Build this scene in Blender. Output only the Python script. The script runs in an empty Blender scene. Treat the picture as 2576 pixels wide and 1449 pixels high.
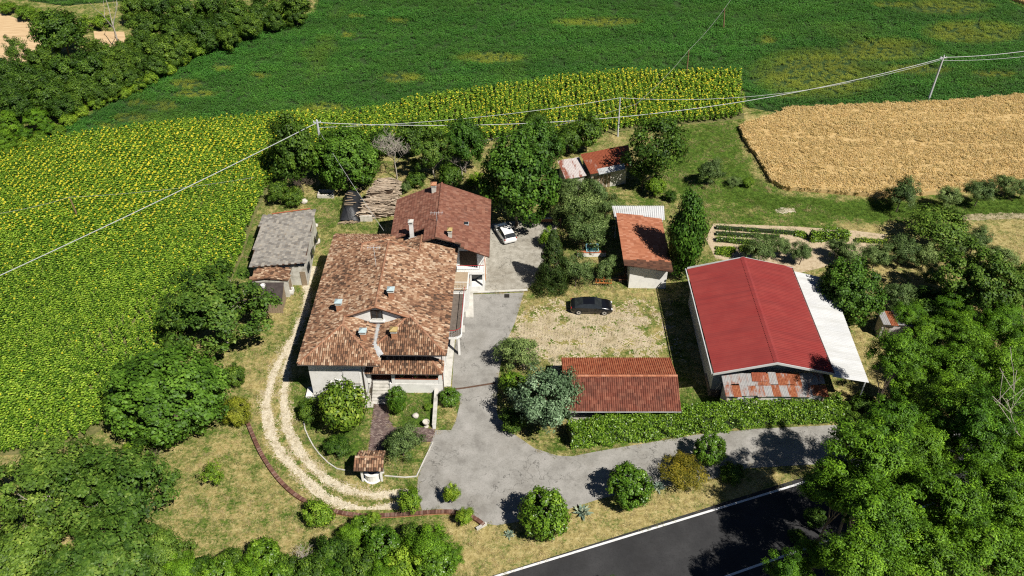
import bpy, math, random
import numpy as np
from mathutils import Vector, Matrix
R = math.radians
sc = bpy.context.scene
C = sc.collection
rng = np.random.default_rng(7)
random.seed(7)

# ---------------------------------------------------------------- camera
CAM_H, CAM_PITCH, CAM_F = 64.0, R(40.1), 2200.0          # height, tilt down, focal length for a frame 2576 wide
cam = bpy.data.cameras.new('camera'); camo = bpy.data.objects.new('camera', cam); C.objects.link(camo)
camo.location = (0, 0, CAM_H); camo.rotation_euler = (math.pi/2 - CAM_PITCH, 0, 0)
cam.sensor_width = 36; cam.lens = 36*CAM_F/2576; cam.clip_end = 4000; cam.clip_start = 1
sc.camera = camo
# ---------------------------------------------------------------- sky and sun
SUN_EL, SUN_AZ = R(52), R(137)                            # azimuth clockwise from +Y
w = bpy.data.worlds.new('World'); sc.world = w; w.use_nodes = True
nt = w.node_tree; bg = nt.nodes['Background']
sky = nt.nodes.new('ShaderNodeTexSky'); sky.sky_type = 'NISHITA'; sky.sun_disc = False
sky.altitude = 500; sky.air_density = .45; sky.dust_density = .1; sky.sun_elevation = SUN_EL; sky.sun_rotation = SUN_AZ
nt.links.new(sky.outputs[0], bg.inputs[0]); bg.inputs[1].default_value = 0.05
sl = bpy.data.lights.new('sun', 'SUN'); sl.energy = 5.0; sl.angle = R(0.5); sl.color = (1, 0.95, 0.86)
so = bpy.data.objects.new('sun', sl); C.objects.link(so)
sd = Vector((math.sin(SUN_AZ)*math.cos(SUN_EL), math.cos(SUN_AZ)*math.cos(SUN_EL), math.sin(SUN_EL)))
so.rotation_euler = sd.to_track_quat('Z', 'Y').to_euler(); so.location = (40, -40, 90)
vs = sc.view_settings; vs.view_transform = 'Standard'; vs.look = 'None'; vs.gamma = 1; vs.exposure = 0.38; vs.use_curve_mapping = False
sc.cycles.max_bounces = 5; sc.cycles.diffuse_bounces = 1; sc.cycles.glossy_bounces = 2; sc.cycles.transmission_bounces = 3
sc.cycles.transparent_max_bounces = 4; sc.cycles.use_denoising = False
sc.cycles.pixel_filter_type = 'BLACKMAN_HARRIS'; sc.cycles.filter_width = 1.2
sc.cycles.caustics_reflective = False; sc.cycles.caustics_refractive = False

# ---------------------------------------------------------------- surveying: where a sight line meets a height
CP, SP = math.cos(CAM_PITCH), math.sin(CAM_PITCH)
def P(u, v, z=0.0):
    x = (u-1288)/CAM_F; y = -(v-724.5)/CAM_F
    d = (x, CP+y*SP, -SP+y*CP); t = (z-CAM_H)/d[2]
    return Vector((t*d[0], t*d[1], z))
def Q(p):
    dep = p[1]*CP-(p[2]-CAM_H)*SP; up = p[1]*SP+(p[2]-CAM_H)*CP
    return 1288+CAM_F*p[0]/dep, 724.5-CAM_F*up/dep
def depth(p): return p[1]*CP-(p[2]-CAM_H)*SP
def G(pts): return [P(u, v).to_2d() for u, v in pts]
def c1(x, y): return ((950+x/2.1467)*.63889, (650+y/2.1467)*.63889)
def c2(x, y): return ((950+x/2.1467)*.63889, (1200+y/2.1467)*.63889)
def c3(x, y): return ((1900+x/2.1467)*.63889, (500+y/2.1467)*.63889)
def c4(x, y): return ((2100+x/1.84)*.63889, (1150+y/1.84)*.63889)
def c5(x, y): return (575+x*.3165, 990.3+y*.3165)
def c7(x, y): return (1853+x*.3528, 319.4+y*.3528)
def inpoly(pts, poly):
    x, y = pts[:, 0], pts[:, 1]; ins = np.zeros(len(pts), bool); n = len(poly)
    for i in range(n):
        x1, y1 = poly[i][0], poly[i][1]; x2, y2 = poly[(i+1) % n][0], poly[(i+1) % n][1]
        if y1 == y2: continue
        c = ((y1 > y) != (y2 > y)) & (x < (x2-x1)*(y-y1)/(y2-y1)+x1); ins ^= c
    return ins
def distline(pts, line):
    best = np.full(len(pts), 1e9)
    for a, b in zip(line[:-1], line[1:]):
        a = np.array(a[:2]); b = np.array(b[:2]); ab = b-a
        t = np.clip(((pts[:, :2]-a)@ab)/(ab@ab+1e-9), 0, 1)
        best = np.minimum(best, np.hypot(*(pts[:, :2]-(a+t[:, None]*ab)).T))
    return best
_lat = np.random.default_rng(3).random((256, 256))
def vnoise(p, s, o=0):
    q = p[:, :2]/s+o*17.3+1000; i = np.floor(q).astype(int); f = q-i; f = f*f*(3-2*f)
    a = _lat[i[:, 0] % 256, i[:, 1] % 256]; b = _lat[(i[:, 0]+1) % 256, i[:, 1] % 256]
    c = _lat[i[:, 0] % 256, (i[:, 1]+1) % 256]; d = _lat[(i[:, 0]+1) % 256, (i[:, 1]+1) % 256]
    return (a*(1-f[:, 0])+b*f[:, 0])*(1-f[:, 1])+(c*(1-f[:, 0])+d*f[:, 0])*f[:, 1]
def fnoise(p, s, o=0): return .55*vnoise(p, s, o)+.3*vnoise(p, s/2.1, o+1)+.15*vnoise(p, s/4.3, o+2)

# ---------------------------------------------------------------- objects
def mesh(name, v, f, mats=(), smooth=False, attrs=None, idx=None):
    me = bpy.data.meshes.new(name)
    v = np.asarray(v, dtype=np.float32)
    if isinstance(f, np.ndarray):
        n, k = f.shape
        me.vertices.add(len(v)); me.vertices.foreach_set('co', v.ravel())
        me.loops.add(n*k); me.loops.foreach_set('vertex_index', f.astype(np.int32).ravel())
        me.polygons.add(n); me.polygons.foreach_set('loop_start', np.arange(0, n*k, k, dtype=np.int32))
        me.update(calc_edges=True)
    else:
        me.from_pydata(v.tolist(), [], f)
    if not isinstance(mats, (list, tuple)): mats = [mats]
    for m in mats: me.materials.append(m)
    if idx is not None: me.polygons.foreach_set('material_index', np.asarray(idx, dtype=np.int32))
    if smooth: me.polygons.foreach_set('use_smooth', np.ones(len(me.polygons), bool))
    for k_, (dom, arr) in (attrs or {}).items():
        a = me.attributes.new(k_, 'FLOAT', dom); a.data.foreach_set('value', np.asarray(arr, dtype=np.float32))
    me.update()
    return me
def ob(name, me, parent=None, loc=(0, 0, 0), rot=(0, 0, 0), scale=(1, 1, 1)):
    o = bpy.data.objects.new(name, me); C.objects.link(o)
    o.location = loc; o.rotation_euler = rot; o.scale = scale
    if parent is not None: o.parent = parent
    return o
def tag(o, label=None, cat=None, group=None, kind=None):
    for k, v in (('label', label), ('category', cat), ('group', group), ('kind', kind)):
        if v: o[k] = v
    return o
def thing(name, label, cat, loc=(0, 0, 0), rz=0, group=None):
    return tag(ob(name, None, None, loc, (0, 0, rz)), label, cat, group)
class MB:
    """collects boxes, prisms and tubes into one mesh"""
    def __init__(s): s.v = []; s.f = []
    def add(s, v, f):
        n = len(s.v); s.v += [tuple(p) for p in v]; s.f += [tuple(i+n for i in q) for q in f]; return s
    def box(s, x0, x1, y0, y1, z0, z1, m=None):
        v = [(x, y, z) for z in (z0, z1) for x, y in ((x0, y0), (x1, y0), (x1, y1), (x0, y1))]
        if m is not None: v = [tuple(m@Vector(p)) for p in v]
        return s.add(v, [(3, 2, 1, 0), (4, 5, 6, 7), (0, 1, 5, 4), (1, 2, 6, 5), (2, 3, 7, 6), (3, 0, 4, 7)])
    def prism(s, poly, z0, z1):
        """plan polygon (counter-clockwise) between two heights; each height a number or a function of x, y"""
        n = len(poly); f0 = z0 if callable(z0) else (lambda x, y: z0); f1 = z1 if callable(z1) else (lambda x, y: z1)
        v = [(p[0], p[1], f0(p[0], p[1])) for p in poly]+[(p[0], p[1], f1(p[0], p[1])) for p in poly]
        return s.add(v, [tuple(range(n-1, -1, -1)), tuple(range(n, 2*n))]+[(i, (i+1) % n, n+(i+1) % n, n+i) for i in range(n)])
    def tube(s, pts, rad, k=6, cap=True):
        pts = [Vector(p) for p in pts]; n = len(pts); base = len(s.v)
        rad = list(rad) if isinstance(rad, (list, tuple)) else [rad]*n
        up = Vector((0, 0, 1))
        for i, p in enumerate(pts):
            d = (pts[min(i+1, n-1)]-pts[max(i-1, 0)]).normalized()
            a = d.cross(up if abs(d.z) < .95 else Vector((1, 0, 0))).normalized(); b = d.cross(a)
            for j in range(k):
                t = 2*math.pi*j/k; s.v.append(tuple(p+(a*math.cos(t)+b*math.sin(t))*rad[i]))
        for i in range(n-1):
            for j in range(k):
                j2 = (j+1) % k; s.f.append((base+i*k+j, base+(i+1)*k+j, base+(i+1)*k+j2, base+i*k+j2))
        if cap:
            s.f.append(tuple(base+j for j in range(k))); s.f.append(tuple(base+(n-1)*k+j for j in range(k-1, -1, -1)))
        return s
    def lathe(s, prof, k=12, loc=(0, 0, 0)):
        base = len(s.v); n = len(prof)
        for r, z in prof:
            for j in range(k):
                t = 2*math.pi*j/k; s.v.append((loc[0]+r*math.cos(t), loc[1]+r*math.sin(t), loc[2]+z))
        for i in range(n-1):
            for j in range(k):
                j2 = (j+1) % k; s.f.append((base+i*k+j, base+i*k+j2, base+(i+1)*k+j2, base+(i+1)*k+j))
        s.f.append(tuple(base+j for j in range(k-1, -1, -1))); s.f.append(tuple(base+(n-1)*k+j for j in range(k)))
        return s
    def ball(s, c, r, k=10, h=6, sq=(1, 1, 1), jit=0):
        base = len(s.v)
        for i in range(1, h):
            a = math.pi*i/h
            for j in range(k):
                t = 2*math.pi*j/k; q = 1+jit*(random.random()-.5)
                s.v.append((c[0]+r*sq[0]*q*math.sin(a)*math.cos(t), c[1]+r*sq[1]*q*math.sin(a)*math.sin(t), c[2]+r*sq[2]*q*math.cos(a)))
        for i in range(h-2):
            for j in range(k):
                j2 = (j+1) % k; s.f.append((base+i*k+j, base+(i+1)*k+j, base+(i+1)*k+j2, base+i*k+j2))
        s.f.append(tuple(base+j for j in range(k))); s.f.append(tuple(base+(h-2)*k+j for j in range(k-1, -1, -1)))
        return s
    def build(s, name, mat, parent=None, smooth=False, **k):
        return ob(name, mesh(name, s.v, s.f, mat, smooth), parent, **k)

# ---------------------------------------------------------------- materials
def ramp(nt, fac, stops):
    r = nt.nodes.new('ShaderNodeValToRGB'); e = r.color_ramp.elements
    while len(e) < len(stops): e.new(.5)
    for q, (p, c) in zip(e, stops): q.position = p; q.color = (*c, 1)
    nt.links.new(fac, r.inputs[0]); return r.outputs[0]
def math_(nt, op, a, b=None, c=None, clamp=False):
    m = nt.nodes.new('ShaderNodeMath'); m.operation = op; m.use_clamp = clamp
    for i, x in enumerate((a, b, c)):
        if x is None: continue
        if isinstance(x, (int, float)): m.inputs[i].default_value = x
        else: nt.links.new(x, m.inputs[i])
    return m.outputs[0]
def mixc(nt, fac, a, b, mode='MIX'):
    m = nt.nodes.new('ShaderNodeMix'); m.data_type = 'RGBA'; m.blend_type = mode
    for i, x in ((0, fac), (6, a), (7, b)):
        if isinstance(x, (int, float)): m.inputs[i].default_value = x
        elif isinstance(x, tuple): m.inputs[i].default_value = (*x, 1)
        else: nt.links.new(x, m.inputs[i])
    return m.outputs[2]
def noise(nt, scale, detail=5, rough=.6, vec=None, dist=0, stretch=None):
    n = nt.nodes.new('ShaderNodeTexNoise'); n.inputs['Scale'].default_value = scale
    n.inputs['Detail'].default_value = detail; n.inputs['Roughness'].default_value = rough; n.inputs['Distortion'].default_value = dist
    if vec is None: vec = nt.nodes.new('ShaderNodeNewGeometry').outputs['Position']
    if stretch:
        mp = nt.nodes.new('ShaderNodeMapping'); mp.inputs['Scale'].default_value = stretch[:3]
        if len(stretch) > 3: mp.inputs['Rotation'].default_value = (0, 0, stretch[3])
        nt.links.new(vec, mp.inputs[0]); vec = mp.outputs[0]
    nt.links.new(vec, n.inputs['Vector']); return n.outputs[0]
def attr(nt, name, typ='GEOMETRY'):
    a = nt.nodes.new('ShaderNodeAttribute'); a.attribute_name = name; a.attribute_type = typ; return a.outputs['Fac']
def newmat(name, rough=.85, spec=.3):
    m = bpy.data.materials.new(name); m.use_nodes = True; b = m.node_tree.nodes['Principled BSDF']
    b.inputs['Roughness'].default_value = rough; b.inputs['Specular IOR Level'].default_value = spec
    return m, m.node_tree, b
def bump(nt, b, h, strength=.4, dist=.05):
    n = nt.nodes.new('ShaderNodeBump'); n.inputs['Strength'].default_value = strength; n.inputs['Distance'].default_value = dist
    nt.links.new(h, n.inputs['Height']); nt.links.new(n.outputs[0], b.inputs['Normal'])
def stops(cols, lo=.3, hi=.7):
    n = len(cols)
    return [(lo+(hi-lo)*i/max(1, n-1), c) for i, c in enumerate(cols)]
def mat(name, cols, scale=3, rough=.85, spec=.3, detail=6, bmp=0, bscale=None, lo=.3, hi=.7, stretch=None, metal=0, dirt=None, dscale=.6, dlo=.5, dhi=.75, dstretch=None):
    """noise between colours, optional second layer of dirt in its own blotches, optional fine relief"""
    m, nt, b = newmat(name, rough, spec); b.inputs['Metallic'].default_value = metal
    n = noise(nt, scale, detail, .65, stretch=stretch)
    col = ramp(nt, n, stops(cols, lo, hi)) if len(cols) > 1 else None
    if col is None:
        b.inputs['Base Color'].default_value = (*cols[0], 1)
    else:
        if dirt:
            d = noise(nt, dscale, 8, .7, stretch=dstretch); f = ramp(nt, d, [(dlo, (0, 0, 0)), (dhi, (1, 1, 1))])
            col = mixc(nt, f, col, dirt)
        nt.links.new(col, b.inputs['Base Color'])
    if bmp: bump(nt, b, noise(nt, bscale or scale*4, 4), bmp)
    return m
def tilemat(name, cols, wear, wscale=.5, wlo=.5, whi=.8, wamt=.7, rough=.9):
    """each tile its own fired tone (attribute rnd), plus lichen in blotches over the roof"""
    m, nt, b = newmat(name, rough, .2)
    col = ramp(nt, attr(nt, 'rnd'), stops(cols, 0, 1))
    g = noise(nt, 9, 5, .7); col = mixc(nt, math_(nt, 'MULTIPLY', g, .55), col, tuple(c*.45 for c in cols[len(cols)//2]))
    d = noise(nt, wscale, 8, .75); f = ramp(nt, d, [(wlo, (0, 0, 0)), (whi, (wamt,)*3)])
    nt.links.new(mixc(nt, f, col, wear), b.inputs['Base Color']); return m
def leafmat(name, cols, trans=.35, rough=.55, var=.25, spec=.25, tone=None, wave=0):
    """leaf colour by leaf (rnd) and by plant (random); light passes through the blade"""
    m = bpy.data.materials.new(name); m.use_nodes = True; nt = m.node_tree; nt.nodes.clear()
    out = nt.nodes.new('ShaderNodeOutputMaterial')
    col = ramp(nt, attr(nt, 'rnd'), stops(cols, .05, .95))
    if tone:
        col = mixc(nt, attr(nt, 'tone', 'INSTANCER'), col, tone)
    if wave:
        n = noise(nt, .11, 7, .65, stretch=(.45, 1.5, 1, -.12)); col = mixc(nt, ramp(nt, n, [(.38, (wave,)*3), (.62, (0, 0, 0))]), col, mixc(nt, .55, col, (.008, .02, .006)))
        col = mixc(nt, ramp(nt, noise(nt, .3, 8, .7, stretch=(.4, 1.6, 1, -.2)), [(.55, (0, 0, 0)), (.75, (wave*.6,)*3)]), col, (.1, .19, .045))
    oi = nt.nodes.new('ShaderNodeObjectInfo')
    hs = nt.nodes.new('ShaderNodeHueSaturation')
    nt.links.new(math_(nt, 'MULTIPLY_ADD', oi.outputs['Random'], -.022*var/.25, .5+.004), hs.inputs['Hue'])
    nt.links.new(math_(nt, 'MULTIPLY_ADD', oi.outputs['Random'], var*2, 1-var), hs.inputs['Value'])
    nt.links.new(col, hs.inputs['Color']); col = hs.outputs[0]
    b = nt.nodes.new('ShaderNodeBsdfPrincipled'); b.inputs['Roughness'].default_value = rough; b.inputs['Specular IOR Level'].default_value = spec
    nt.links.new(col, b.inputs['Base Color'])
    t = nt.nodes.new('ShaderNodeBsdfTranslucent'); nt.links.new(mixc(nt, .35, col, (.35, .5, .05)), t.inputs[0])
    mx = nt.nodes.new('ShaderNodeMixShader'); mx.inputs[0].default_value = trans
    nt.links.new(b.outputs[0], mx.inputs[1]); nt.links.new(t.outputs[0], mx.inputs[2]); nt.links.new(mx.outputs[0], out.inputs[0])
    return m

MT = {}
MT['plaster'] = mat('white_plaster', [(.62, .61, .58), (.76, .75, .72), (.8, .79, .77)], 1.2, .9, dirt=(.45, .43, .38), dscale=.8, dlo=.58, dhi=.85)
MT['plaster_old'] = mat('old_plaster', [(.42, .4, .35), (.55, .53, .47), (.62, .6, .55)], 1.4, .92, dirt=(.25, .22, .17), dscale=1.1, dlo=.5, dhi=.75)
MT['concrete_light'] = mat('pale_concrete', [(.4, .39, .36), (.52, .5, .46), (.58, .56, .52)], 1.5, .9, dirt=(.25, .25, .2), dscale=.9)
MT['brick'] = mat('brick_orange', [(.3, .12, .06), (.42, .2, .11), (.5, .27, .16)], 8, .9)
MT['brick_dark'] = tilemat('brick_dark', [(.09, .04, .03), (.16, .075, .055), (.22, .11, .08), (.3, .2, .16)], (.1, .09, .07))
MT['paver'] = tilemat('paver', [(.1, .07, .07), (.16, .11, .1), (.22, .16, .145), (.3, .24, .21)], (.12, .1, .08))
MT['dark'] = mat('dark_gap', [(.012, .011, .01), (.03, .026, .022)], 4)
MT['wood_dark'] = mat('dark_wood', [(.035, .022, .015), (.08, .05, .03)], 5, .8, stretch=(1, 1, 8))
MT['wood'] = mat('weathered_wood', [(.16, .12, .08), (.28, .21, .14), (.36, .29, .21)], 6, .85, stretch=(1, 1, 6))
MT['gutter'] = mat('gutter_metal', [(.06, .045, .04), (.11, .085, .07)], 3, .5, .5)
MT['gutter_grey'] = mat('grey_sheet', [(.35, .36, .36), (.5, .51, .52)], 2, .45, .5, dirt=(.25, .22, .2), dscale=1.5)
MT['cap_blue'] = mat('pale_blue_sheet', [(.33, .42, .45), (.45, .54, .56)], 4, .5, .4)
MT['cap_gold'] = mat('ochre_sheet', [(.35, .25, .09), (.48, .36, .15)], 4, .5, .4)
MT['glass'] = mat('window_glass', [(.015, .018, .02), (.03, .035, .04)], 2, .08, .6)
MT['shutter'] = mat('white_shutter', [(.72, .71, .68), (.8, .79, .77)], 3, .6)
MT['red_paint'] = mat('red_paint', [(.28, .01, .015), (.36, .02, .02)], 3, .5)
MT['orange_panel'] = mat('orange_panel', [(.5, .2, .06), (.62, .28, .1)], 3, .7)
MT['tan_floor'] = mat('tan_floor', [(.32, .24, .16), (.42, .33, .23)], 3, .8)
MT['terrace'] = mat('terrace_floor', [(.1, .08, .065), (.17, .14, .12)], 3, .8)
MT['terracotta'] = mat('terracotta', [(.3, .09, .045), (.42, .15, .08)], 4, .85)
MT['steel'] = mat('galvanised', [(.45, .47, .49), (.6, .62, .64)], 3, .5, .5)
MT['under'] = mat('roof_underlay', [(.07, .04, .028), (.13, .075, .05)], 4, .95)
MT['coppi'] = tilemat('old_barrel_tile', [(0.0522, 0.0362, 0.0279), (0.1254, 0.0694, 0.0451), (0.2195, 0.1121, 0.0665), (0.3135, 0.1654, 0.0966), (0.4075, 0.2455, 0.1503), (0.5016, 0.3415, 0.2255), (0.6270, 0.4802, 0.3436)], (.085, .055, .04), .45, .48, .85, .65)
MT['coppi_ridge'] = tilemat('ridge_tile', [(0.2816, 0.1260, 0.0690), (0.3696, 0.1890, 0.1150), (0.4400, 0.2625, 0.1725)], (.2, .12, .08), .8, .55, .85, .5)
MT['tile_brown'] = tilemat('brown_flat_tile', [(0.1518, 0.0621, 0.0416), (0.2151, 0.0856, 0.0580), (0.2656, 0.1132, 0.0756), (0.3289, 0.1656, 0.1134)], (.3, .2, .165), 1.6, .5, .85, .6)
MT['tile_orange'] = tilemat('orange_flat_tile', [(.33, .115, .06), (.42, .155, .085), (.47, .19, .105), (.52, .24, .15)], (.2, .09, .06), .6, .55, .85, .55)
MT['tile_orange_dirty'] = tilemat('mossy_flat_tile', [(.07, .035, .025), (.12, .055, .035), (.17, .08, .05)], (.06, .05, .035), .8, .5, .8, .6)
MT['tile_red'] = tilemat('red_rib_tile', [(.27, .07, .035), (.34, .1, .05), (.4, .13, .065), (.44, .17, .09)], (.12, .05, .035), .5, .5, .8, .75)
MT['tile_red_mossy'] = tilemat('red_rib_tile_mossy', [(.15, .045, .03), (.2, .065, .042), (.25, .085, .055), (.32, .13, .085)], (.07, .04, .032), .7, .42, .75, .8)
MT['tile_grey'] = tilemat('grey_cement_tile', [(0.1575, 0.1470, 0.1365), (0.2625, 0.2467, 0.2258), (0.3360, 0.3150, 0.2835), (0.4200, 0.3885, 0.3360)], (.36, .25, .13), 3.4, .52, .8, .7)
MT['sheet_red'] = mat('red_steel_sheet', [(0.2476, 0.0347, 0.0330), (0.2953, 0.0541, 0.0476)], .5, .55, .3, dirt=(.19, .035, .035), dscale=1.2, dlo=.42, dhi=.8, dstretch=(.12, 1.5, .12))
MT['sheet_white'] = mat('white_steel_sheet', [(.5, .51, .52), (.58, .585, .59)], .5, .5, .3, dirt=(.42, .42, .4), dscale=1.2, dlo=.45, dhi=.8, dstretch=(.15, 1.5, .15))
def rustmat(name, clean, rust, lo, hi, scale=1.2):
    m, nt, b = newmat(name, .75, .3)
    n = noise(nt, scale, 9, .72, stretch=(1.6, .5, 1)); f = ramp(nt, math_(nt, 'ADD', n, math_(nt, 'MULTIPLY_ADD', attr(nt, 'rnd'), .32, -.16)), [(lo, (0, 0, 0)), (hi, (1, 1, 1))])
    c = ramp(nt, noise(nt, 5, 6), stops(clean)); r = ramp(nt, noise(nt, 4, 7, .7), stops(rust))
    nt.links.new(mixc(nt, f, c, r), b.inputs['Base Color']); return m
MT['rust'] = rustmat('rusty_sheet', [(0.2376, 0.2376, 0.2442), (0.3312, 0.3240, 0.3182)], [(.14, .035, .015), (.24, .07, .028), (.36, .16, .08)], .4, .56)
MT['rust_full'] = rustmat('very_rusty_sheet', [(.36, .26, .22), (.45, .36, .31)], [(.16, .04, .02), (.23, .06, .028), (.3, .09, .045)], .2, .36)
MT['rust_pale'] = rustmat('pale_rusty_sheet', [(.45, .4, .39), (.58, .53, .52)], [(.2, .06, .04), (.3, .12, .08)], .52, .62)
MT['bark'] = mat('bark', [(.06, .045, .03), (.13, .1, .075), (.2, .165, .13)], 4, .95, stretch=(1, 1, .3))
MT['bark_pale'] = mat('pale_bark', [(.2, .17, .14), (.36, .32, .27), (.48, .44, .39)], 4, .95, stretch=(1, 1, .3))
MT['log'] = tilemat('cut_wood', [(.22, .165, .12), (.36, .28, .2), (.5, .4, .3), (.6, .5, .39)], (.15, .12, .1), 1.5)
MT['stone'] = mat('pale_stone', [(.38, .35, .3), (.55, .51, .45), (.62, .58, .52)], 5, .95, bmp=.4)
MT['tyre'] = mat('rubber', [(.012,)*3, (.022,)*3], 5, .9)
MT['alloy'] = mat('alloy', [(.45, .45, .46), (.6, .6, .61)], 5, .35, .5, metal=.6)
MT['cable'] = mat('cable', [(.4, .41, .42), (.48, .49, .5)], 1, .6)
MT['cable_dark'] = mat('thin_wire', [(.28, .28, .27), (.36, .36, .34)], 1, .6)
MT['tarp'] = mat('black_tarpaulin', [(.012, .013, .016), (.03, .032, .038)], 2, .5, .4, bmp=.8, bscale=5)
# ================================================================ GROUND
def sheet(name, poly2d, z, m, parent=None, kind='structure'):
    o = ob(name, mesh(name, [(p[0], p[1], z) for p in poly2d], [tuple(range(len(poly2d)))], m), parent)
    if parent is None: tag(o, kind=kind)
    return o
# greener ground: (outline on the photograph's ground, how green)
GREEN = [([(1320, 700), (1560, 700), (1700, 720), (1660, 790), (1440, 775), (1330, 790), (1300, 770)], .42),
         ([(1660, 330), (1870, 300), (1850, 330), (1880, 430), (1960, 490), (2210, 520), (2576, 500), (2700, 620), (2400, 640), (2150, 600), (1800, 560), (1680, 480)], .72),
         ([(1850, 480), (1960, 500), (2200, 515), (2600, 500), (2600, 535), (2200, 560), (1900, 520)], .95),
         ([(1760, 500), (2200, 560), (2600, 540), (2700, 640), (2100, 640), (1780, 620)], .62),
         ([(2450, 580), (2700, 560), (2700, 720), (2500, 700)], .55),
         ([(800, 500), (870, 480), (930, 560), (985, 580), (900, 585), (800, 600)], .55),
         ([(1010, 480), (1000, 430), (1200, 420), (1240, 480)], .4),
         ([(1540, 440), (1680, 440), (1690, 520), (1545, 520)], .55),
         ([(720, 980), (935, 985), (930, 1150), (1080, 1100), (1050, 1190), (880, 1180), (790, 1120), (750, 1050)], .62),
         ([(990, 985), (1090, 985), (1085, 1080), (990, 1070)], .8),
         ([(630, 560), (660, 520), (640, 640), (590, 740), (540, 800), (580, 640)], .7),
         ([(1700, 960), (1830, 1010), (1820, 1060), (1700, 1040)], .7),
         ([(1640, 727), (1740, 720), (1800, 1020), (1710, 960)], .45),
         ([(600, 900), (720, 900), (690, 1060), (640, 1060)], .35),
         ([(400, 1120), (640, 1070), (750, 1260), (760, 1330), (640, 1400), (480, 1400)], .42),
         ([(1100, 1320), (1250, 1310), (1960, 1180), (2040, 1180), (1960, 1230), (1240, 1449), (1120, 1449)], .26),
         ([(2100, 560), (2700, 540), (2800, 1449), (2000, 1449), (2100, 1000), (2200, 700)], .3),
         ([(-300, -200), (900, -200), (800, 40), (500, 140), (330, 240), (100, 330), (-300, 420)], .5)]
xs = np.unique(np.concatenate([np.linspace(-2500, -100, 10), np.linspace(-100, -62, 16), np.arange(-62, 66, .75), np.linspace(66, 110, 16), np.linspace(110, 2500, 10)]))
ys = np.unique(np.concatenate([np.linspace(-1500, 20, 10), np.linspace(20, 34, 8), np.arange(34, 128, .75), np.linspace(128, 190, 24), np.linspace(190, 3500, 12)]))
gx, gy = np.meshgrid(xs, ys, indexing='ij'); gp = np.stack([gx.ravel(), gy.ravel(), np.zeros(gx.size)], 1)
ny = len(ys); ii = (np.arange(len(xs)-1)[:, None]*ny+np.arange(ny-1)[None]).ravel()
gf = np.stack([ii, ii+ny, ii+ny+1, ii+1], 1)
def green_at(p):
    g = np.full(len(p), .45)
    for poly, val in GREEN: g[inpoly(p, G(poly))] = val
    return g
def smooth_green(p, r=1.0):
    return sum(green_at(p+np.array([dx, dy] + [0]*(p.shape[1]-2))) for dx, dy in ((0, 0), (r, 0), (-r, 0), (0, r), (0, -r), (r*.7, r*.7), (-r*.7, r*.7), (r*.7, -r*.7), (-r*.7, -r*.7)))/9
def groundmat():
    m, nt, b = newmat('dry_lawn', .95, .1)
    straw = ramp(nt, noise(nt, 2.2, 10, .8), [(.3, (.15, .11, .036)), (.43, (.3, .24, .09)), (.56, (.45, .37, .165)), (.7, (.6, .51, .28))])
    green = ramp(nt, noise(nt, 3.1, 10, .7), [(.3, (.02, .045, .007)), (.47, (.055, .105, .014)), (.6, (.11, .18, .025)), (.75, (.24, .28, .065))])
    f = math_(nt, 'ADD', attr(nt, 'green'), math_(nt, 'MULTIPLY_ADD', noise(nt, .5, 10, .82), 2.2, -1.1))
    f = math_(nt, 'ADD', f, math_(nt, 'MULTIPLY_ADD', noise(nt, 5, 4, .7), .9, -.45))
    c = mixc(nt, ramp(nt, f, [(.26, (0, 0, 0)), (.62, (1, 1, 1))]), straw, green)
    bare = ramp(nt, noise(nt, .9, 8, .75), [(.62, (0, 0, 0)), (.75, (.75,)*3)])
    nt.links.new(mixc(nt, bare, c, (.4, .3, .17)), b.inputs['Base Color'])
    bump(nt, b, noise(nt, 7, 6, .75), .9, .12)
    return m
ground = tag(ob('ground', mesh('ground', gp, gf, groundmat(), attrs={'green': ('POINT', smooth_green(gp))})), kind='structure')

# ---------------------------------------------------------------- outlines on the ground
SUNFLOWER = G([(-260, 440), (0, 379), (150, 352), (300, 335), (480, 311), (690, 296), (830, 292), (960, 281), (1050, 256), (1200, 234), (1400, 205), (1600, 187), (1735, 191), (1862, 190), (1872, 298), (1790, 308), (1640, 318), (1500, 338), (1300, 352), (1000, 372), (850, 400), (700, 440), (668, 490), (640, 545), (612, 640), (575, 720), (520, 800), (420, 890), (330, 1000), (250, 1085), (130, 1140), (-120, 1150), (-420, 1120)])
ALFALFA = G([(95, 358), (300, 250), (395, 190), (490, 136), (525, 104), (640, 85), (790, 35), (830, -60), (1300, -320), (2300, -320), (2480, -20), (2700, 70), (3300, 200), (3300, 330), (2576, 242), (2320, 262), (1985, 275), (1960, 285), (1880, 270), (1866, 188), (1600, 184), (1400, 202), (1200, 231), (1050, 252), (960, 277), (830, 288), (690, 291), (480, 306), (300, 329), (150, 346)])
WHEAT = G([(1860, 322), (1960, 290), (1985, 278), (2320, 266), (2576, 246), (3300, 335), (3300, 560), (2700, 480), (2576, 470), (2330, 492), (2210, 498), (2120, 490), (1970, 478), (1940, 460), (1905, 400), (1868, 350)])
WHEAT2 = G([(2490, -20), (2640, 40), (3300, 190), (3300, -320), (2330, -320)])
CLOVER = G([(160, 15), (280, 5), (430, -10), (430, -120), (250, -120), (-200, -80), (-200, 10), (30, -5)])
PLOUGH1 = G([(-300, 30), (0, 32), (90, 62), (97, 72), (150, 100), (120, 140), (60, 160), (-300, 190)])
PLOUGH2 = G([(235, 78), (312, 80), (322, 125), (275, 118), (240, 105)])
TRACK_IN = [c1(640, 800), c1(560, 1000), (770, 775), (728, 880), c5(440, 0), c5(440, 120), c5(470, 280), c5(560, 450), c5(680, 600), c5(800, 700), c5(950, 770), c5(1150, 808), c5(1420, 790)]
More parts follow.
